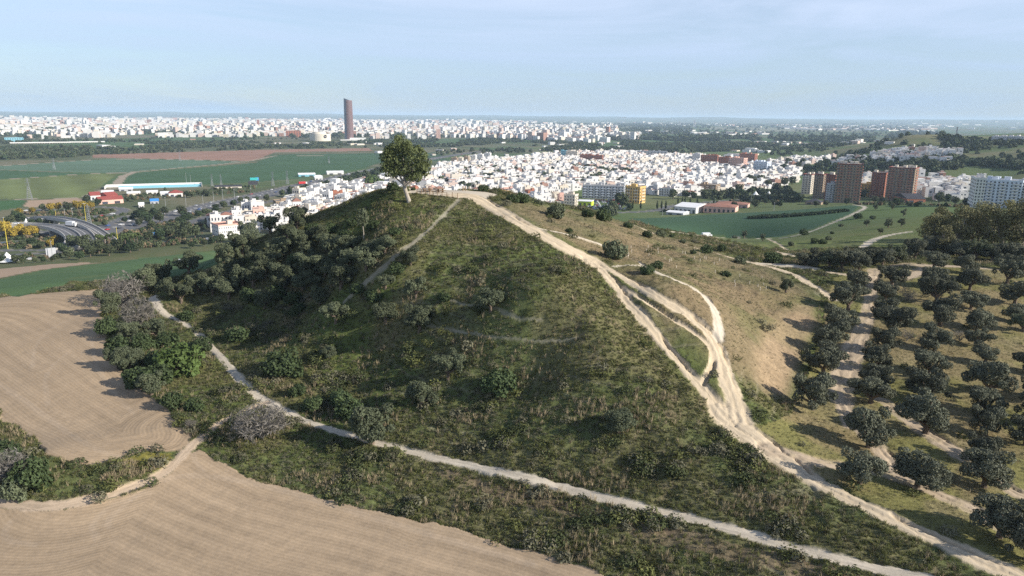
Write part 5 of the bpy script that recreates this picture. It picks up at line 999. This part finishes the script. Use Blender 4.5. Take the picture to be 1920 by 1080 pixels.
# ------------------------------------------------------------------ summit furniture
FP = [(782,364),(790,365),(798,365.5),(806,366.5),(812,366),(820,367.5),(829,368.5),(838,369.5),(848,370.5),(858,371.5)]
r = empty('wooden_fence', ground(820, 368), 0, label='wooden post and rail fence around the summit edge', cat='fence'); base = Vector(r.location); pm = MB().box((0, 0, .5), (.14, .14, 1.3)).mesh('post', [M_WOOD]); prev = None
for u, v in FP:
    q = Vector(ground(u, v)); o = child('post', pm, r); o.location = q - base
    if prev is not None and u < 845:
        for z in (.55, .95): MB().tube([prev - base + Vector((0, 0, z)), q - base + Vector((0, 0, z))], .05, 4).obj('rail', M_WOOD, r)
    prev = q
for u, v, l in [(812, 359, 'wooden picnic table with benches, left on the summit clearing'), (826, 360.5, 'wooden picnic table with benches, right on the summit clearing'), (800, 360, 'wooden picnic table nearest the eucalyptus trunk')]:
    r = empty('picnic_table', ground(u, v), random.random(), 1.1, label=l, cat='picnic table'); MB().box((0, 0, .75), (1.8, .8, .07)).obj('tabletop', M_WOOD, r)
    for sy in (-.75, .75): MB().box((0, sy, .45), (1.8, .28, .06)).obj('bench', M_WOOD, r)
    for sx in (-.6, .6): MB().box((sx, 0, .38), (.1, 1.5, .08)).obj('brace', M_WOOD, r); MB().box((sx * 1.01, 0, .36), (.09, .5, .72)).obj('leg', M_WOOD, r)
for u, v in [(868, 358), (873, 358), (880, 357), (843, 356)]:
    p = ground(u, v); r = empty('wooden_post', p, label='short wooden bollard at the far side of the summit clearing', cat='bollard', group='bollards of the summit clearing'); MB().tube([(0, 0, -.1), (0, 0, 1.1)], .11, 7).obj('post', M_WOOD, r); MB().tube([(0, 0, 1.11), (0, 0, 1.2)], .13, 7).obj('cap', M_WOOD, r)
gm_ = MB().tube([(0, 0, -.1), (0, 0, .7)], .06, 6).mesh('tree_guard', [M_CREAM]); g = random.Random(4)
for i in range(40):
    u = g.uniform(1165, 1455); t_ = (u - 1165) / 290; v = 452 + t_ * 36 + g.uniform(0, 40 + 28 * t_)
    p = ground(u, v); o = bpy.data.objects.new('tree_guard', gm_); o.location = p; link(o); tag(o, 'slim pale plastic tree guard on the dry eastern slope', 'tree guard', 'tree guards on the dry slope')
p = ground(580, 488); MB().box((0, 0, .2), (1.6, .5, .3)).obj('debris', M_CONC, None, p, .6); tag(S.objects['debris'], 'pale scrap lying among the dark slope trees', 'debris')
# ------------------------------------------------------------------ town houses
def sample_in(P, n): lo = P.min(0); hi = P.max(0); q = rng.uniform(lo, hi, (n, 2)); return q[inpoly(q[:, 0], q[:, 1], P)]
def lattice(P, rot, cx, cy, street=4, sw=7):
    a = R(rot); ca, sa = math.cos(a), math.sin(a); q = P @ np.array([[ca, -sa], [sa, ca]]); lo = q.min(0); hi = q.max(0); out = []; y = lo[1]; j = 0
    while y < hi[1]:
        x = lo[0]; i = 0
        while x < hi[0]: out.append((x, y)); i += 1; x += cx + (sw if i % (street * 2) == 0 else 0)
        j += 1; y += cy + (sw if j % 2 == 0 else 0)
    o = np.array(out) @ np.array([[ca, sa], [-sa, ca]]); return o[inpoly(o[:, 0], o[:, 1], P)]
TOWN = [([(800,358),(800,330),(830,309),(905,301),(960,297),(1060,288),(1200,287),(1300,292),(1420,303),(1440,320),(1500,327),(1490,342),(1450,352),(1400,357),(1340,358),(1300,366),(1212,362),(1166,348),(1090,350),(1048,366),(1044,400),(990,400),(900,390),(800,385)], 18),
        ([(536,392),(548,372),(600,354),(700,343),(760,336),(800,335),(800,390),(700,400),(600,412),(540,420)], -14), ([(380,432),(400,410),(470,398),(560,392),(600,400),(600,440),(470,440)], 22),
        ([(1075,372),(1050,372),(1050,390),(1060,392)], 10), ([(1700,364),(1712,330),(1760,329),(1815,332),(1818,372),(1780,378)], -10), ([(1608,345),(1628,330),(1630,366),(1610,366)], -5),
        ([(1540,306),(1570,300),(1640,292),(1700,283),(1740,280),(1800,286),(1800,294),(1740,298),(1700,304),(1640,306),(1580,312)], -20), ([(1440,300),(1500,300),(1560,303),(1560,316),(1500,326),(1445,322)], 12), ([(1735,304),(1770,300),(1795,305),(1780,309),(1745,309)], -20)]
HS = []
for P, rot in TOWN:
    zt = None if P[0][0] >= 1735 or P[0][0] == 1540 or P[0][0] > 1600 else 6.0
    q = lattice(wpoly(P, zt, 40) if zt else wpoly(P, None, 40), rot, 9.5, 12.5); HS += [(x + rng.uniform(-1, 1), y + rng.uniform(-1, 1), R(rot)) for x, y in q]
HS = np.array(HS); clear = np.ones(len(HS), bool)
TREEZ = wpoly([(1108,322),(1130,318),(1190,324),(1185,330),(1130,328)], 6)
clear &= ~inpoly(HS[:, 0], HS[:, 1], TREEZ)
for L, W in WR: D, _, wd, _ = pdist(HS[:, 0], HS[:, 1], L, W, 40); clear &= ~(D < wd + 6)
BL = [o for o in S.objects if o.type == 'EMPTY' and o.get('category') in ('apartment block', 'tower block', 'warehouse', 'school', 'hall', 'shop', 'office building', 'house', 'building')]
for o in BL:
    hw = max([max(abs(c[0]) for c in ch.bound_box) for ch in o.children if ch.name.startswith('wall')] or [10]); d2 = np.hypot(HS[:, 0] - o.location.x, HS[:, 1] - o.location.y); clear &= d2 > hw * .9 + 6
HS = HS[clear & (rng.uniform(size=len(HS)) > .13)]
zg = Hb(HS[:, 0], HS[:, 1]); hh = rng.choice([3.4, 6.2, 6.6, 9.2, 9.6, 12.5], len(HS), p=[.12, .33, .25, .17, .08, .05]) * rng.uniform(.9, 1.1, len(HS)); wx = rng.uniform(7, 12, len(HS)); wy = rng.uniform(9, 14, len(HS)); kind = rng.choice(6, len(HS), p=[.66, .11, .14, .05, .01, .03])
uu, vv = proj(HS[:, 0], HS[:, 1], zg + hh); rh_ = np.hypot(HS[:, 0], HS[:, 1]); hx, hy = hit(uu, vv - 1); vis = (uu > -20) & (uu < 1940) & (np.hypot(hx, hy) > rh_ * .93)
keep = vis | (rh_ < 1e9) & (uu > -400) & (uu < 2300); isin = np.where(vis)[0]; isin = isin[np.argsort(rh_[isin])][:300]; rest = np.setdiff1d(np.where(keep)[0], isin)
def house(seed, k_):
    g = random.Random(seed); w_, d_, h_ = 1.0, 1.0, 1.0; b = MB(); b.box((0, 0, .5), (1, 1, 1.0), mi=0)
    if k_ == 1: b.hip((0, 0, 1.0), (1.06, 1.06), .22, mi=1)
    else:
        b.box((0, 0, 1.005), (.93, .94, .01), mi=1)
        for sx in (-1, 1): b.box((sx * .485, 0, 1.04), (.03, 1.0, .08), mi=0); b.box((0, sx * .488, 1.041), (.94, .024, .08), mi=0)
        for q in range(g.randint(1, 2)): b.box((g.uniform(-.28, .28), g.uniform(-.25, .3), 1.12), (g.uniform(.25, .45), g.uniform(.25, .4), .24), mi=0)
    for f_ in (.25, .72):
        for x in (-.3, 0, .3):
            if g.random() < .85: b.box((x, -.5, f_), (.12, .02, .2), mi=2)
        for y in (-.25, .2): b.box((.5, y, f_), (.02, .1, .2), mi=2)
    return b
HM = [M_WHITE, M_WHITE, M_CREAM, M_PINK, M_YEL, M_BRICK]; RM = [M_FLAT, M_TILE, M_FLAT, M_TILE, M_FLAT, M_TILE]; HMESH = {}
for k_ in range(6):
    for s_ in range(4): HMESH[k_, s_] = house(k_ * 10 + s_, k_).mesh('town_house', [HM[k_], [M_FLAT, M_STUC, M_FLAT, M_TILE][s_] if k_ != 1 else M_TILE, M_GLASS])
HLAB = ['white flat-roofed town house', 'white town house with terracotta tiled roof', 'cream flat-roofed town house', 'pinkish town house', 'yellow ochre town house', 'red brick town house']
def quarter(u, v):
    return 'in the quarter left of the hill' if u < 800 and v < 392 else 'in the terraces round the pink building' if u < 800 else 'in the suburb between the towers and pale blue building' if u > 1600 and v > 325 else 'in the hillside village at right' if u > 1500 else 'in the dense white town behind the hill'
HA = [(430,430,'pink office building'),(490,405,'skyline trees above the pink office'),(530,385,'lone tan block'),(570,370,'left end of the left quarter'),(632,368,'red brick house'),(680,350,'motorway end of the left quarter'),(720,345,'flat white building under the big tree'),(785,350,'right of the eucalyptus trunk'),(830,345,'summit picnic tables'),(880,340,'back of the summit clearing'),(930,345,'right side of the summit clearing'),(980,360,'low scrub on the summit rim'),(1030,368,'cream corner house'),(1090,345,'left end of the grey terrace'),(1150,342,'right end of the grey terrace'),(1200,345,'yellow block'),(1250,352,'white three-storey building'),(1320,350,'ochre and white block'),(1400,345,'parkland by the tents'),(1470,335,'suburb above the stepped flats'),(1615,345,'gap between the brown towers'),(1730,355,'dark sports hall'),(1790,350,'left end of the pale blue building'),(1600,300,'lower end of the hillside village'),(1700,292,'middle of the hillside village'),(1780,290,'upper end of the hillside village')]
HG = {}
for i in isin: j = min(range(len(HA)), key=lambda q: math.hypot(uu[i] - HA[q][0], 2 * (vv[i] - HA[q][1]))); HG.setdefault((int(kind[i]), j), []).append(i)
NW = ['leftmost', 'second', 'third', 'fourth', 'fifth', 'sixth', 'seventh', 'eighth', 'ninth', 'tenth', 'eleventh', 'twelfth', 'thirteenth', 'fourteenth', 'fifteenth', 'sixteenth', 'seventeenth', 'eighteenth', 'nineteenth', 'twentieth']
for (k_, j), L_ in HG.items():
    L_.sort(key=lambda i: uu[i])
    for q, i in enumerate(L_):
        o = bpy.data.objects.new('town_house', HMESH[k_, int(i) % 4]); o.location = (HS[i, 0], HS[i, 1], zg[i] - .5); o.rotation_euler.z = HS[i, 2]; o.scale = (wx[i], wy[i], hh[i] + .5); link(o)
        pre = '' if len(L_) == 1 else (NW[q] if q < 20 else 'further') + ('' if q == 0 else ' from left') + ' '; kn = HLAB[k_].replace('flat-roofed town', 'flat-roofed').replace('white town house with terracotta tiled roof', 'tile-roofed white house').replace('town ', ''); tag(o, f'{pre}{kn} by the {HA[j][2]}', 'house', f'{HLAB[k_]}s of the town')
def boxes(name, cx, cy, cz_, wx_, wy_, hz_, rz, wc, rc, label=None, mats=None):
    n = len(cx); s_ = np.array([(-1, -1), (1, -1), (1, 1), (-1, 1)]); ca, sa = np.cos(rz), np.sin(rz); V_ = np.zeros((n, 8, 3))
    for j, (a, b_) in enumerate(s_):
        x = a * wx_ / 2; y = b_ * wy_ / 2; X_ = cx + x * ca - y * sa; Y_ = cy + x * sa + y * ca; V_[:, j] = np.stack([X_, Y_, cz_], 1); V_[:, j + 4] = np.stack([X_, Y_, cz_ + hz_], 1)
    F_ = np.array([(4, 5, 6, 7), (0, 1, 5, 4), (1, 2, 6, 5), (2, 3, 7, 6), (3, 0, 4, 7)]); FF = (np.arange(n)[:, None, None] * 8 + F_[None]).reshape(-1, 4); fc = np.repeat(wc[:, None, :], 5, 1); fc[:, 0] = rc; me = npmesh(name, V_.reshape(-1, 3), FF, fcol=fc.reshape(-1, 3), smooth=False); me.materials.append(M_VC); o = link(bpy.data.objects.new(name, me)); tag(o, label, kind='stuff'); return o
M_VC = bpy.data.materials.new('city_walls'); M_VC.use_nodes = True; t = M_VC.node_tree; bb = t.nodes['Principled BSDF']; bb.inputs['Roughness'].default_value = .85; at_ = N(t, 'ShaderNodeAttribute', attribute_name='col'); t.links.new(at_.outputs['Color'], bb.inputs['Base Color'])
WC = np.array([(.64, .625, .60), (.58, .57, .55), (.58, .53, .45), (.52, .40, .35), (.50, .45, .36), (.30, .17, .13), (.45, .45, .46)]); RC = np.array([(.45, .40, .35), (.70, .68, .64), (.30, .16, .12), (.30, .27, .25), (.80, .78, .74)])
n = len(rest); wc = WC[np.minimum(kind[rest], 5)]; rc = RC[rng.choice(5, n, p=[.3, .27, .15, .1, .18])]
ex = rng.uniform(size=n) < .6; rI = rest[ex]
boxes('town_houses', np.r_[HS[rest, 0], HS[rI, 0] + rng.uniform(-2, 2, len(rI))], np.r_[HS[rest, 1], HS[rI, 1] + rng.uniform(-2, 2, len(rI))], np.r_[zg[rest] - .5, zg[rI] + hh[rI]], np.r_[wx[rest], rng.uniform(2.5, 4.5, len(rI))], np.r_[wy[rest], rng.uniform(2.5, 5, len(rI))], np.r_[hh[rest] + .5, rng.uniform(1.6, 2.6, len(rI))], np.r_[HS[rest, 2], HS[rI, 2]], np.r_[wc, wc[ex]], np.r_[rc, rc[ex]], 'further houses of the white town')
# dark window bands on the far houses: small recessed-looking boxes
sel = rest[rh_[rest] < 1500]; n = len(sel); sd_ = rng.uniform(-.3, .3, n); ca, sa = np.cos(HS[sel, 2]), np.sin(HS[sel, 2]); ox = sd_ * wx[sel]; oy = -wy[sel] / 2
boxes('house_windows', HS[sel, 0] + ox * ca - oy * sa, HS[sel, 1] + ox * sa + oy * ca, zg[sel] + hh[sel] * .45, np.full(n, 2.6), np.full(n, .3), np.full(n, 1.7), HS[sel, 2], np.tile([(.06, .07, .09)], (n, 1)), np.tile([(.06, .07, .09)], (n, 1)), 'dark windows of the further houses')
# ------------------------------------------------------------------ the far city and industrial suburbs (nobody could count them)
def city(name, label, zones, white=.7):
    cx, cy, wx_, wy_, hz_, rz, wc, rc = [[] for _ in range(8)]
    for (u0, u1, r0, r1, dn, h0, h1, s0, s1, sd) in zones:
        g = np.random.default_rng(sd); a0 = math.atan((u0 - 960) / F * 1.0 / math.cos(R(PITCH - 12))); a1 = math.atan((u1 - 960) / F); A_ = (a1 - a0) * (r1 ** 2 - r0 ** 2) / 2; s0 *= .68; s1 *= .68; h0 *= .75; h1 *= .75; n = int(A_ * dn / ((s0 + s1) / 2) ** 2)
        th_ = g.uniform(a0, a1, n); rr_ = np.sqrt(g.uniform(r0 ** 2, r1 ** 2, n)); x = rr_ * np.sin(th_); y = rr_ * np.cos(th_); m = fbm(x / 260, y / 420, sd, 3) > (.40 if white > .5 else .5); x = x[m]; y = y[m]; n = len(x)
        cx.append(x); cy.append(y); wx_.append(g.uniform(s0, s1, n)); wy_.append(g.uniform(s0, s1, n)); h_ = g.uniform(h0, h1, n) * np.where(g.uniform(size=n) < .07, 1.9, 1); hz_.append(h_); rz.append(R(20) + (fbm(x / 500, y / 500, 9, 1) > .5) * R(35) + 0 * x)
        wc.append(WC[g.choice(7, n, p=[.36, .2, .16, .11, .06, .06, .05])] * g.uniform(.8, 1.05, (n, 1))); rc.append(RC[g.choice(5, n, p=[.3, .25, .12, .15, .18])])
    c = np.concatenate; x = c(cx); y = c(cy); return boxes(name, x, y, Hb(x, y) - 1, c(wx_), c(wy_), c(hz_) + 1, c(rz), c(wc), c(rc), label)
city('city_buildings', 'far white city spread along the skyline', [(-150, 480, 3300, 5200, .34, 12, 24, 16, 34, 1), (480, 720, 3450, 5600, .32, 12, 24, 16, 34, 2), (660, 1000, 3300, 5200, .30, 12, 22, 16, 32, 3), (-150, 760, 5200, 9000, .30, 14, 30, 26, 55, 4), (700, 1190, 3100, 4300, .20, 14, 34, 18, 34, 5), (700, 1150, 4300, 8000, .22, 14, 30, 26, 50, 6), (-150, 1000, 9000, 14000, .12, 14, 30, 50, 110, 7), (1000, 1130, 2900, 3300, .3, 16, 30, 22, 50, 8)])
city('industrial_suburb', 'low pale sheds and houses of the far suburbs', [(1350, 1560, 1500, 2300, .22, 5, 10, 14, 45, 11), (1400, 1650, 2300, 3200, .12, 5, 10, 20, 70, 12), (1180, 1420, 4200, 6000, .10, 6, 12, 40, 120, 13), (1440, 1720, 7500, 9500, .35, 8, 14, 60, 220, 14), (1000, 1900, 9000, 14000, .05, 8, 18, 60, 200, 15), (1560, 1700, 1250, 1700, .05, 4, 8, 10, 25, 16), (700, 1400, 1700, 2900, .012, 4, 7, 10, 40, 17), (200, 700, 2350, 3100, .02, 5, 9, 15, 50, 18), (1700, 1950, 3200, 5200, .10, 8, 14, 20, 60, 19), (1600, 1950, 15000, 22000, .03, 10, 20, 80, 300, 20)], .3)
# ------------------------------------------------------------------ trees of the plain
def ftree(u, v, wpx, label, k_=1, name='tree', cat='tree', group=None, sq=1.0): return tree(name, (FT[int(u) % 6][0], FT[int(u) % 6][k_]), 8.0, u, v, wpx, label, cat, group, sq=sq)
near = [(20,425,22),(40,418,20),(30,412,18),(60,426,16),(75,424,16),(88,423,14),(100,421,12),(12,440,26),(38,444,24),(52,445,22),(66,443,20),(25,447,22),(36,408,18),(62,402,14),(80,396,14),(95,396,16),(110,395,16),(128,396,18),(146,394,18),(160,392,16),(172,391,14),(197,424,13),(234,418,12),(262,412,24),(278,420,22),(290,410,20),(300,418,20),(262,424,18),(285,430,18),(252,410,12),(310,402,16),(342,405,20),(350,418,22),(340,428,24),(352,440,26),(330,440,26),(318,446,24),(300,448,22),(342,452,26),(366,446,24),(280,450,20),(118,476,22),(140,468,28),(158,470,30),(130,484,22),(170,482,24),(186,476,28),(205,480,24),(225,474,26),(245,474,24),(262,470,20),(216,466,18),(240,462,18),(150,488,18),(100,490,12),(82,492,12),(66,493,12),(30,494,18),(5,494,16),(44,494,14),(360,466,14),(384,462,14),(400,458,16),(415,455,18),(60,462,18),(78,466,14),(45,463,14),(95,462,14),(103,455,14),
 (451,381,13),(463,380,13),(390,404,14),(372,408,14),(405,398,16),(420,392,16),(438,388,14),(480,382,14),(500,378,14),(530,368,13),(545,364,12),(560,360,12),(600,352,12),(612,349,12),(626,346,12),(640,344,12),(660,339,12),(675,337,12),(690,334,12),(350,370,12),(362,371,12),(372,368,12),(385,366,12),(395,368,12),(436,352,7),(310,358,7),(252,378,12),(268,372,10),(164,381,16),(185,386,14),
 (1165,392,34),(1150,402,26),(1135,404,22),(1180,394,14),(1262,374,20),(1285,373,18),(1300,374,16),(1320,372,18),(1340,371,16),(1355,369,14),(1370,367,16),(1385,362,18),(1395,352,16),(1410,349,20),(1425,345,18),(1440,352,16),(1455,360,18),(1470,350,18),(1485,346,16),(1475,366,16),(1488,376,18),(1500,380,16),(1452,388,14),(1462,388,14),(1530,388,12),(1548,387,12),(1588,384,14),(1618,372,18),(1640,381,14),(1655,383,14),(1680,384,14),(1690,383,12),(1760,382,22),(1790,384,16),(1775,381,18),(1825,390,20),(1812,388,18),(1478,312,16),(1495,318,16),(1505,312,16),(1512,322,16),(1468,320,14),(1535,322,18),(1550,318,18),(1566,320,16),(1405,342,16),(1390,375,12),(1376,392,14),(1332,396,12),(1300,398,10),(1415,390,16),(1435,383,12)]
ANC = [(15,480,'big white tent'),(25,440,'left end of the flyover'),(80,425,'middle of the curved flyover'),(130,395,'loop road verge'),(197,424,'foot of the straight flyover'),(280,418,'slip roads'),(325,440,'blue road sign'),(145,475,'grey retaining wall'),(215,475,'palm clump'),(80,490,'tan field edge'),(380,460,'green field top edge'),(420,392,'bend of the left town road'),(600,348,'motorway embankment'),(372,370,'motorway lamp posts'),(170,382,'red farm roofs'),(1150,395,'crowded car park'),(1262,374,'yellow block forecourt'),(1330,371,'warehouse cypresses'),(1405,352,'ochre block park'),(1460,352,'white peaked tents'),(1490,378,'foot of the stepped flats'),(1500,317,'northern suburb'),(1640,383,'foot of the brown towers'),(1790,384,'foot of the pale blue building'),(1400,392,'red-roofed school')]
AN = {}
for t_ in sorted(near): j = min(range(len(ANC)), key=lambda q: math.hypot(t_[0] - ANC[q][0], t_[1] - ANC[q][1])); AN.setdefault(j, []).append(t_)
i = 0
for j, L_ in AN.items():
    for q, (u, v, w_) in enumerate(L_):
        yl = (u < 70 and 436 < v < 450) or (u in (95, 110, 146, 160, 172, 103, 36, 62)); br = u in (1452, 1462)
        kd = 'yellow-flowering mimosa' if yl else 'bright green tree' if br else 'dark evergreen tree' if i % 3 == 0 else 'dull green tree'
        pos = '' if len(L_) == 1 else (['leftmost', 'second from left', 'third from left', 'fourth from left', 'fifth from left', 'sixth from left', 'seventh from left', 'eighth from left', 'ninth from left', 'tenth from left', 'eleventh from left', 'twelfth from left'][q] if q < 12 else 'last') + ' of those '
        ftree(u, v, w_, f"{kd}, {pos}by the {ANC[j][2]}", 2 if yl else 3 if (i % 3 == 0) else 1, group='trees of the plain'); i += 1
for i, u in enumerate((1186, 1201, 1232, 1240, 1248, 1271, 1279, 1284, 1294, 1307, 1338, 1424, 1432, 1447, 1456)):
    v = 393 if u < 1260 else 383 if u < 1350 else 361; p = gp(u, v); H_ = (17 if u < 1260 else 14) * pxm(p); r = empty('cypress_tree', p, i, label=f"slim dark cypress {'between car park and white warehouse' if u < 1260 else 'behind the white warehouse' if u < 1350 else 'near the white tents'}", cat='cypress', group='cypresses ' + ('by the warehouse' if u < 1260 else 'behind the warehouse' if u < 1350 else 'near the tents'))
    MB().tube([(0, 0, -.2), (0, 0, H_ * .2)], .16, 5).obj('trunk', M_BARK, r); me = bpy.data.meshes.get('cypress_crown') or crown_mesh('cypress_crown', M_PINE, 61, [(0, 0, .3, .10, .2), (0, 0, .5, .10, .25), (0, 0, .75, .07, .22)], 500, .07); c_ = child('crown', me, r); c_.scale = (H_,) * 3
b = MB(); g = random.Random(2)
for k_ in range(26):
    a = k_ * 2.4; e_ = g.uniform(-.3, 1.1); d_ = Vector((math.cos(a) * math.cos(e_), math.sin(a) * math.cos(e_), math.sin(e_))); q0 = Vector((0, 0, 7)); q1 = q0 + d_ * 1.7 + Vector((0, 0, .3)); q2 = q0 + d_ * 2.9 + Vector((0, 0, -.9)); s_ = Vector((-math.sin(a), math.cos(a), 0)) * .32
    b.add([q0 - s_ * .3, q0 + s_ * .3, q1 + s_, q2, q1 - s_], [(0, 1, 2, 3, 4)])
PALM = (MB().tube([(0, 0, -.3), (.1, 0, 3), (0, 0, 7)], [.38, .28, .3], 7).mesh('trunk', [M_BARK]), b.mesh('fronds', [M_PALM]))
for i, (u, v) in enumerate([(186, 462), (192, 464), (198, 466), (205, 462), (233, 462), (240, 460), (246, 463), (253, 461), (236, 466), (214, 459), (258, 458)]): tree('palm_tree', PALM, 5.6, u, v, 15, 'palm tree in the clump beside the interchange road', 'palm tree', 'palms beside the interchange road', part2='fronds')
# far-off woods: instances on points
def blob(seed, m_):
    V_, F_ = cards(seed, [(0, 0, 3.6, 3.4, 3.4), (2, 1, 3, 2.4, 2.2), (-2, -1, 3.2, 2.3, 2.4), (0, 2, 5, 2, 2)], 110, 2.6); me = npmesh('far_tree', V_, F_, smooth=False); me.materials.append(m_); return bpy.data.objects.new('far_tree', me)
WOODS = [([(-150,302),(0,300),(175,291),(480,280),(700,276.5),(820,277),(1000,283),(1250,287),(1500,285),(1500,263),(1200,258),(1000,259),(820,262),(720,263),(560,268),(200,263),(-150,264)], 6, 9000, .47), ([(-150,308),(0,300),(110,297),(172,291),(172,270),(-150,272)], 6, 1500, .2), ([(1400,262),(1640,262),(1640,285),(1500,300),(1420,290)], 8, 900, .4), ([(820,300),(850,290),(1050,284),(1200,283),(1400,286),(1420,262),(1000,262),(820,270)], 6, 1500, .5),
 ([(1108,322),(1130,318),(1190,324),(1185,330),(1130,328)], 6, 60, .0), ([(-100,262),(760,262),(760,236),(-100,236)], 6, 3000, .55), ([(700,262),(1300,258),(1300,232),(700,232)], 6, 3000, .5), ([(1100,258),(1700,258),(1700,233),(1100,233)], 6, 3500, .5), ([(1320,366),(1480,356),(1500,385),(1420,380),(1330,375)], 6, 160, .3), ([(480,376),(712,322),(712,330),(600,352),(480,386)], 6, 160, .3), ([(800,356),(1500,330),(1420,300),(900,301)], 6, 900, .38)]
pts = []
for P, z_, n_, thr in WOODS:
    q = sample_in(wpoly(P, z_, 60), n_ * 3)[:n_ * 2]; q = q[fbm(q[:, 0] / 120, q[:, 1] / 200, 55, 3) > thr][:n_]; pts.append(q)
HWOOD = [([(1640,270),(1655,258),(1685,247),(1725,246),(1760,249),(1775,256),(1740,254),(1690,256),(1660,268)], 260, .0), ([(1760,256),(1830,262),(1860,272),(1850,282),(1810,278),(1775,266)], 200, .2), ([(1700,304),(1740,300),(1800,297),(1800,316),(1760,328),(1715,326),(1690,314)], 260, .25), ([(1855,262),(1930,264),(1930,272),(1855,272)], 60, .3), ([(1800,300),(1930,310),(1930,328),(1810,326)], 160, .5), ([(1580,300),(1700,303),(1700,330),(1600,330)], 220, .25), ([(1500,300),(1580,300),(1570,330),(1480,330)], 120, .35), ([(1560,290),(1650,280),(1640,286),(1580,296)], 60, .3), ([(1600,300),(1640,268),(1700,256),(1800,262),(1925,270),(1925,325),(1800,330),(1700,330)], 180, .55)]
for P, n_, thr in HWOOD: q = sample_in(wpoly(P, None, 10), n_ * 40)[:n_ * 2]; q = q[fbm(q[:, 0] / 60, q[:, 1] / 60, 55, 3) > thr][:n_]; pts.append(q)
q = np.concatenate(pts); NOT_ = wpoly([(-20,269.5),(205,268.5),(205,276),(-20,277)], 6, 40); q = q[~inpoly(q[:, 0], q[:, 1], NOT_)]
for L, W in WR: D, _, wd, _ = pdist(q[:, 0], q[:, 1], L, W, 40); q = q[~(D < wd + 5)]
sc = rng.uniform(.5, 1.35, len(q)) * np.where(np.hypot(q[:, 0], q[:, 1]) > 3200, 1.9, 1); q3 = np.stack([q[:, 0], q[:, 1], Hb(q[:, 0], q[:, 1]) - .5], 1)
scatter('woodland', q3, sc, [blob(1, M_FTREE), blob(2, M_FTREE), blob(3, M_PINE), blob(4, M_FTREE)], 'far-off riverside woods and scattered trees', z0=True)
# scrub round the interchange and at the foot of the left fields
q = []
for P, z_, n_ in [([(40,400),(235,395),(230,415),(110,418),(60,404)], 6, 260), ([(0,440),(100,440),(120,468),(60,470),(0,468)], 6, 260), ([(0,490),(110,486),(240,472),(400,462),(420,452),(300,452),(190,468),(110,490),(0,497)], 9, 420), ([(240,400),(420,385),(380,440),(250,440)], 6, 350), ([(130,440),(250,432),(350,440),(350,460),(200,462),(140,460)], 6, 300), ([(160,385),(480,360),(480,348),(240,368)], 6, 160), ([(1080,400),(1240,396),(1330,378),(1500,366),(1500,380),(1250,400),(1200,404)], 6, 160), ([(1500,385),(1700,380),(1820,385),(1820,392),(1600,384)], None, 120)]:
    q.append(sample_in(wpoly(P, z_, 40), n_ * 12)[:n_])
q = np.concatenate(q)
for L, W in WR: D, _, wd, _ = pdist(q[:, 0], q[:, 1], L, W, 40); q = q[~(D < wd + 4)]
q3 = np.stack([q[:, 0], q[:, 1], Hb(q[:, 0], q[:, 1]) - .3], 1); scatter('roadside_scrub', q3, rng.uniform(.15, .5, len(q)), [blob(11, M_FTREE), blob(12, M_SHRUB), blob(13, mat('dry_brush', (.17, .13, .08), rnd=.3))], 'rough bushes round the interchange', z0=True)

# dark leaf clumps imitating the terrace bank's shade across the right crop field
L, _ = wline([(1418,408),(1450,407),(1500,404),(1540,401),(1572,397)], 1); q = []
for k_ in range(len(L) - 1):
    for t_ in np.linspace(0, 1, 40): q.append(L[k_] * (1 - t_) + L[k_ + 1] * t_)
q = np.array(q); q = np.repeat(q, 3, 0) + rng.uniform(-6, 6, (len(q) * 3, 2)); q3 = np.stack([q[:, 0], q[:, 1], Hb(q[:, 0], q[:, 1]) - .6], 1); scatter('bank_shade_clumps', q3, rng.uniform(.22, .34, len(q)), [blob(21, M_PINE), blob(22, M_PINE)], 'dark leaf clumps standing in for bank shade across the crop field', z0=True)
print('TRIS', sum(len(m_.polygons) * 2 for m_ in bpy.data.meshes))
HAZE = 5.5e-5
hz = bpy.data.meshes.new('haze'); B = 66000
hv = [(x, y, z) for z in (-12, 215) for x, y in ((-B, -B), (B, -B), (B, B), (-B, B))]
hz.from_pydata(hv, [], [(3, 2, 1, 0), (4, 5, 6, 7), (0, 1, 5, 4), (1, 2, 6, 5), (2, 3, 7, 6), (3, 0, 4, 7)])
ho = link(bpy.data.objects.new('haze', hz)); tag(ho, kind='stuff')
hm_ = bpy.data.materials.new('haze'); hm_.use_nodes = True; t = hm_.node_tree; t.nodes.remove(t.nodes['Principled BSDF'])
pvn = N(t, 'ShaderNodeVolumePrincipled'); pvn.inputs['Density'].default_value = HAZE; pvn.inputs['Color'].default_value = (.62, .80, 1.0, 1); pvn.inputs['Anisotropy'].default_value = 0.0
t.links.new(pvn.outputs[0], t.nodes['Material Output'].inputs['Volume']); hz.materials.append(hm_)
hm_.cycles.homogeneous_volume = True
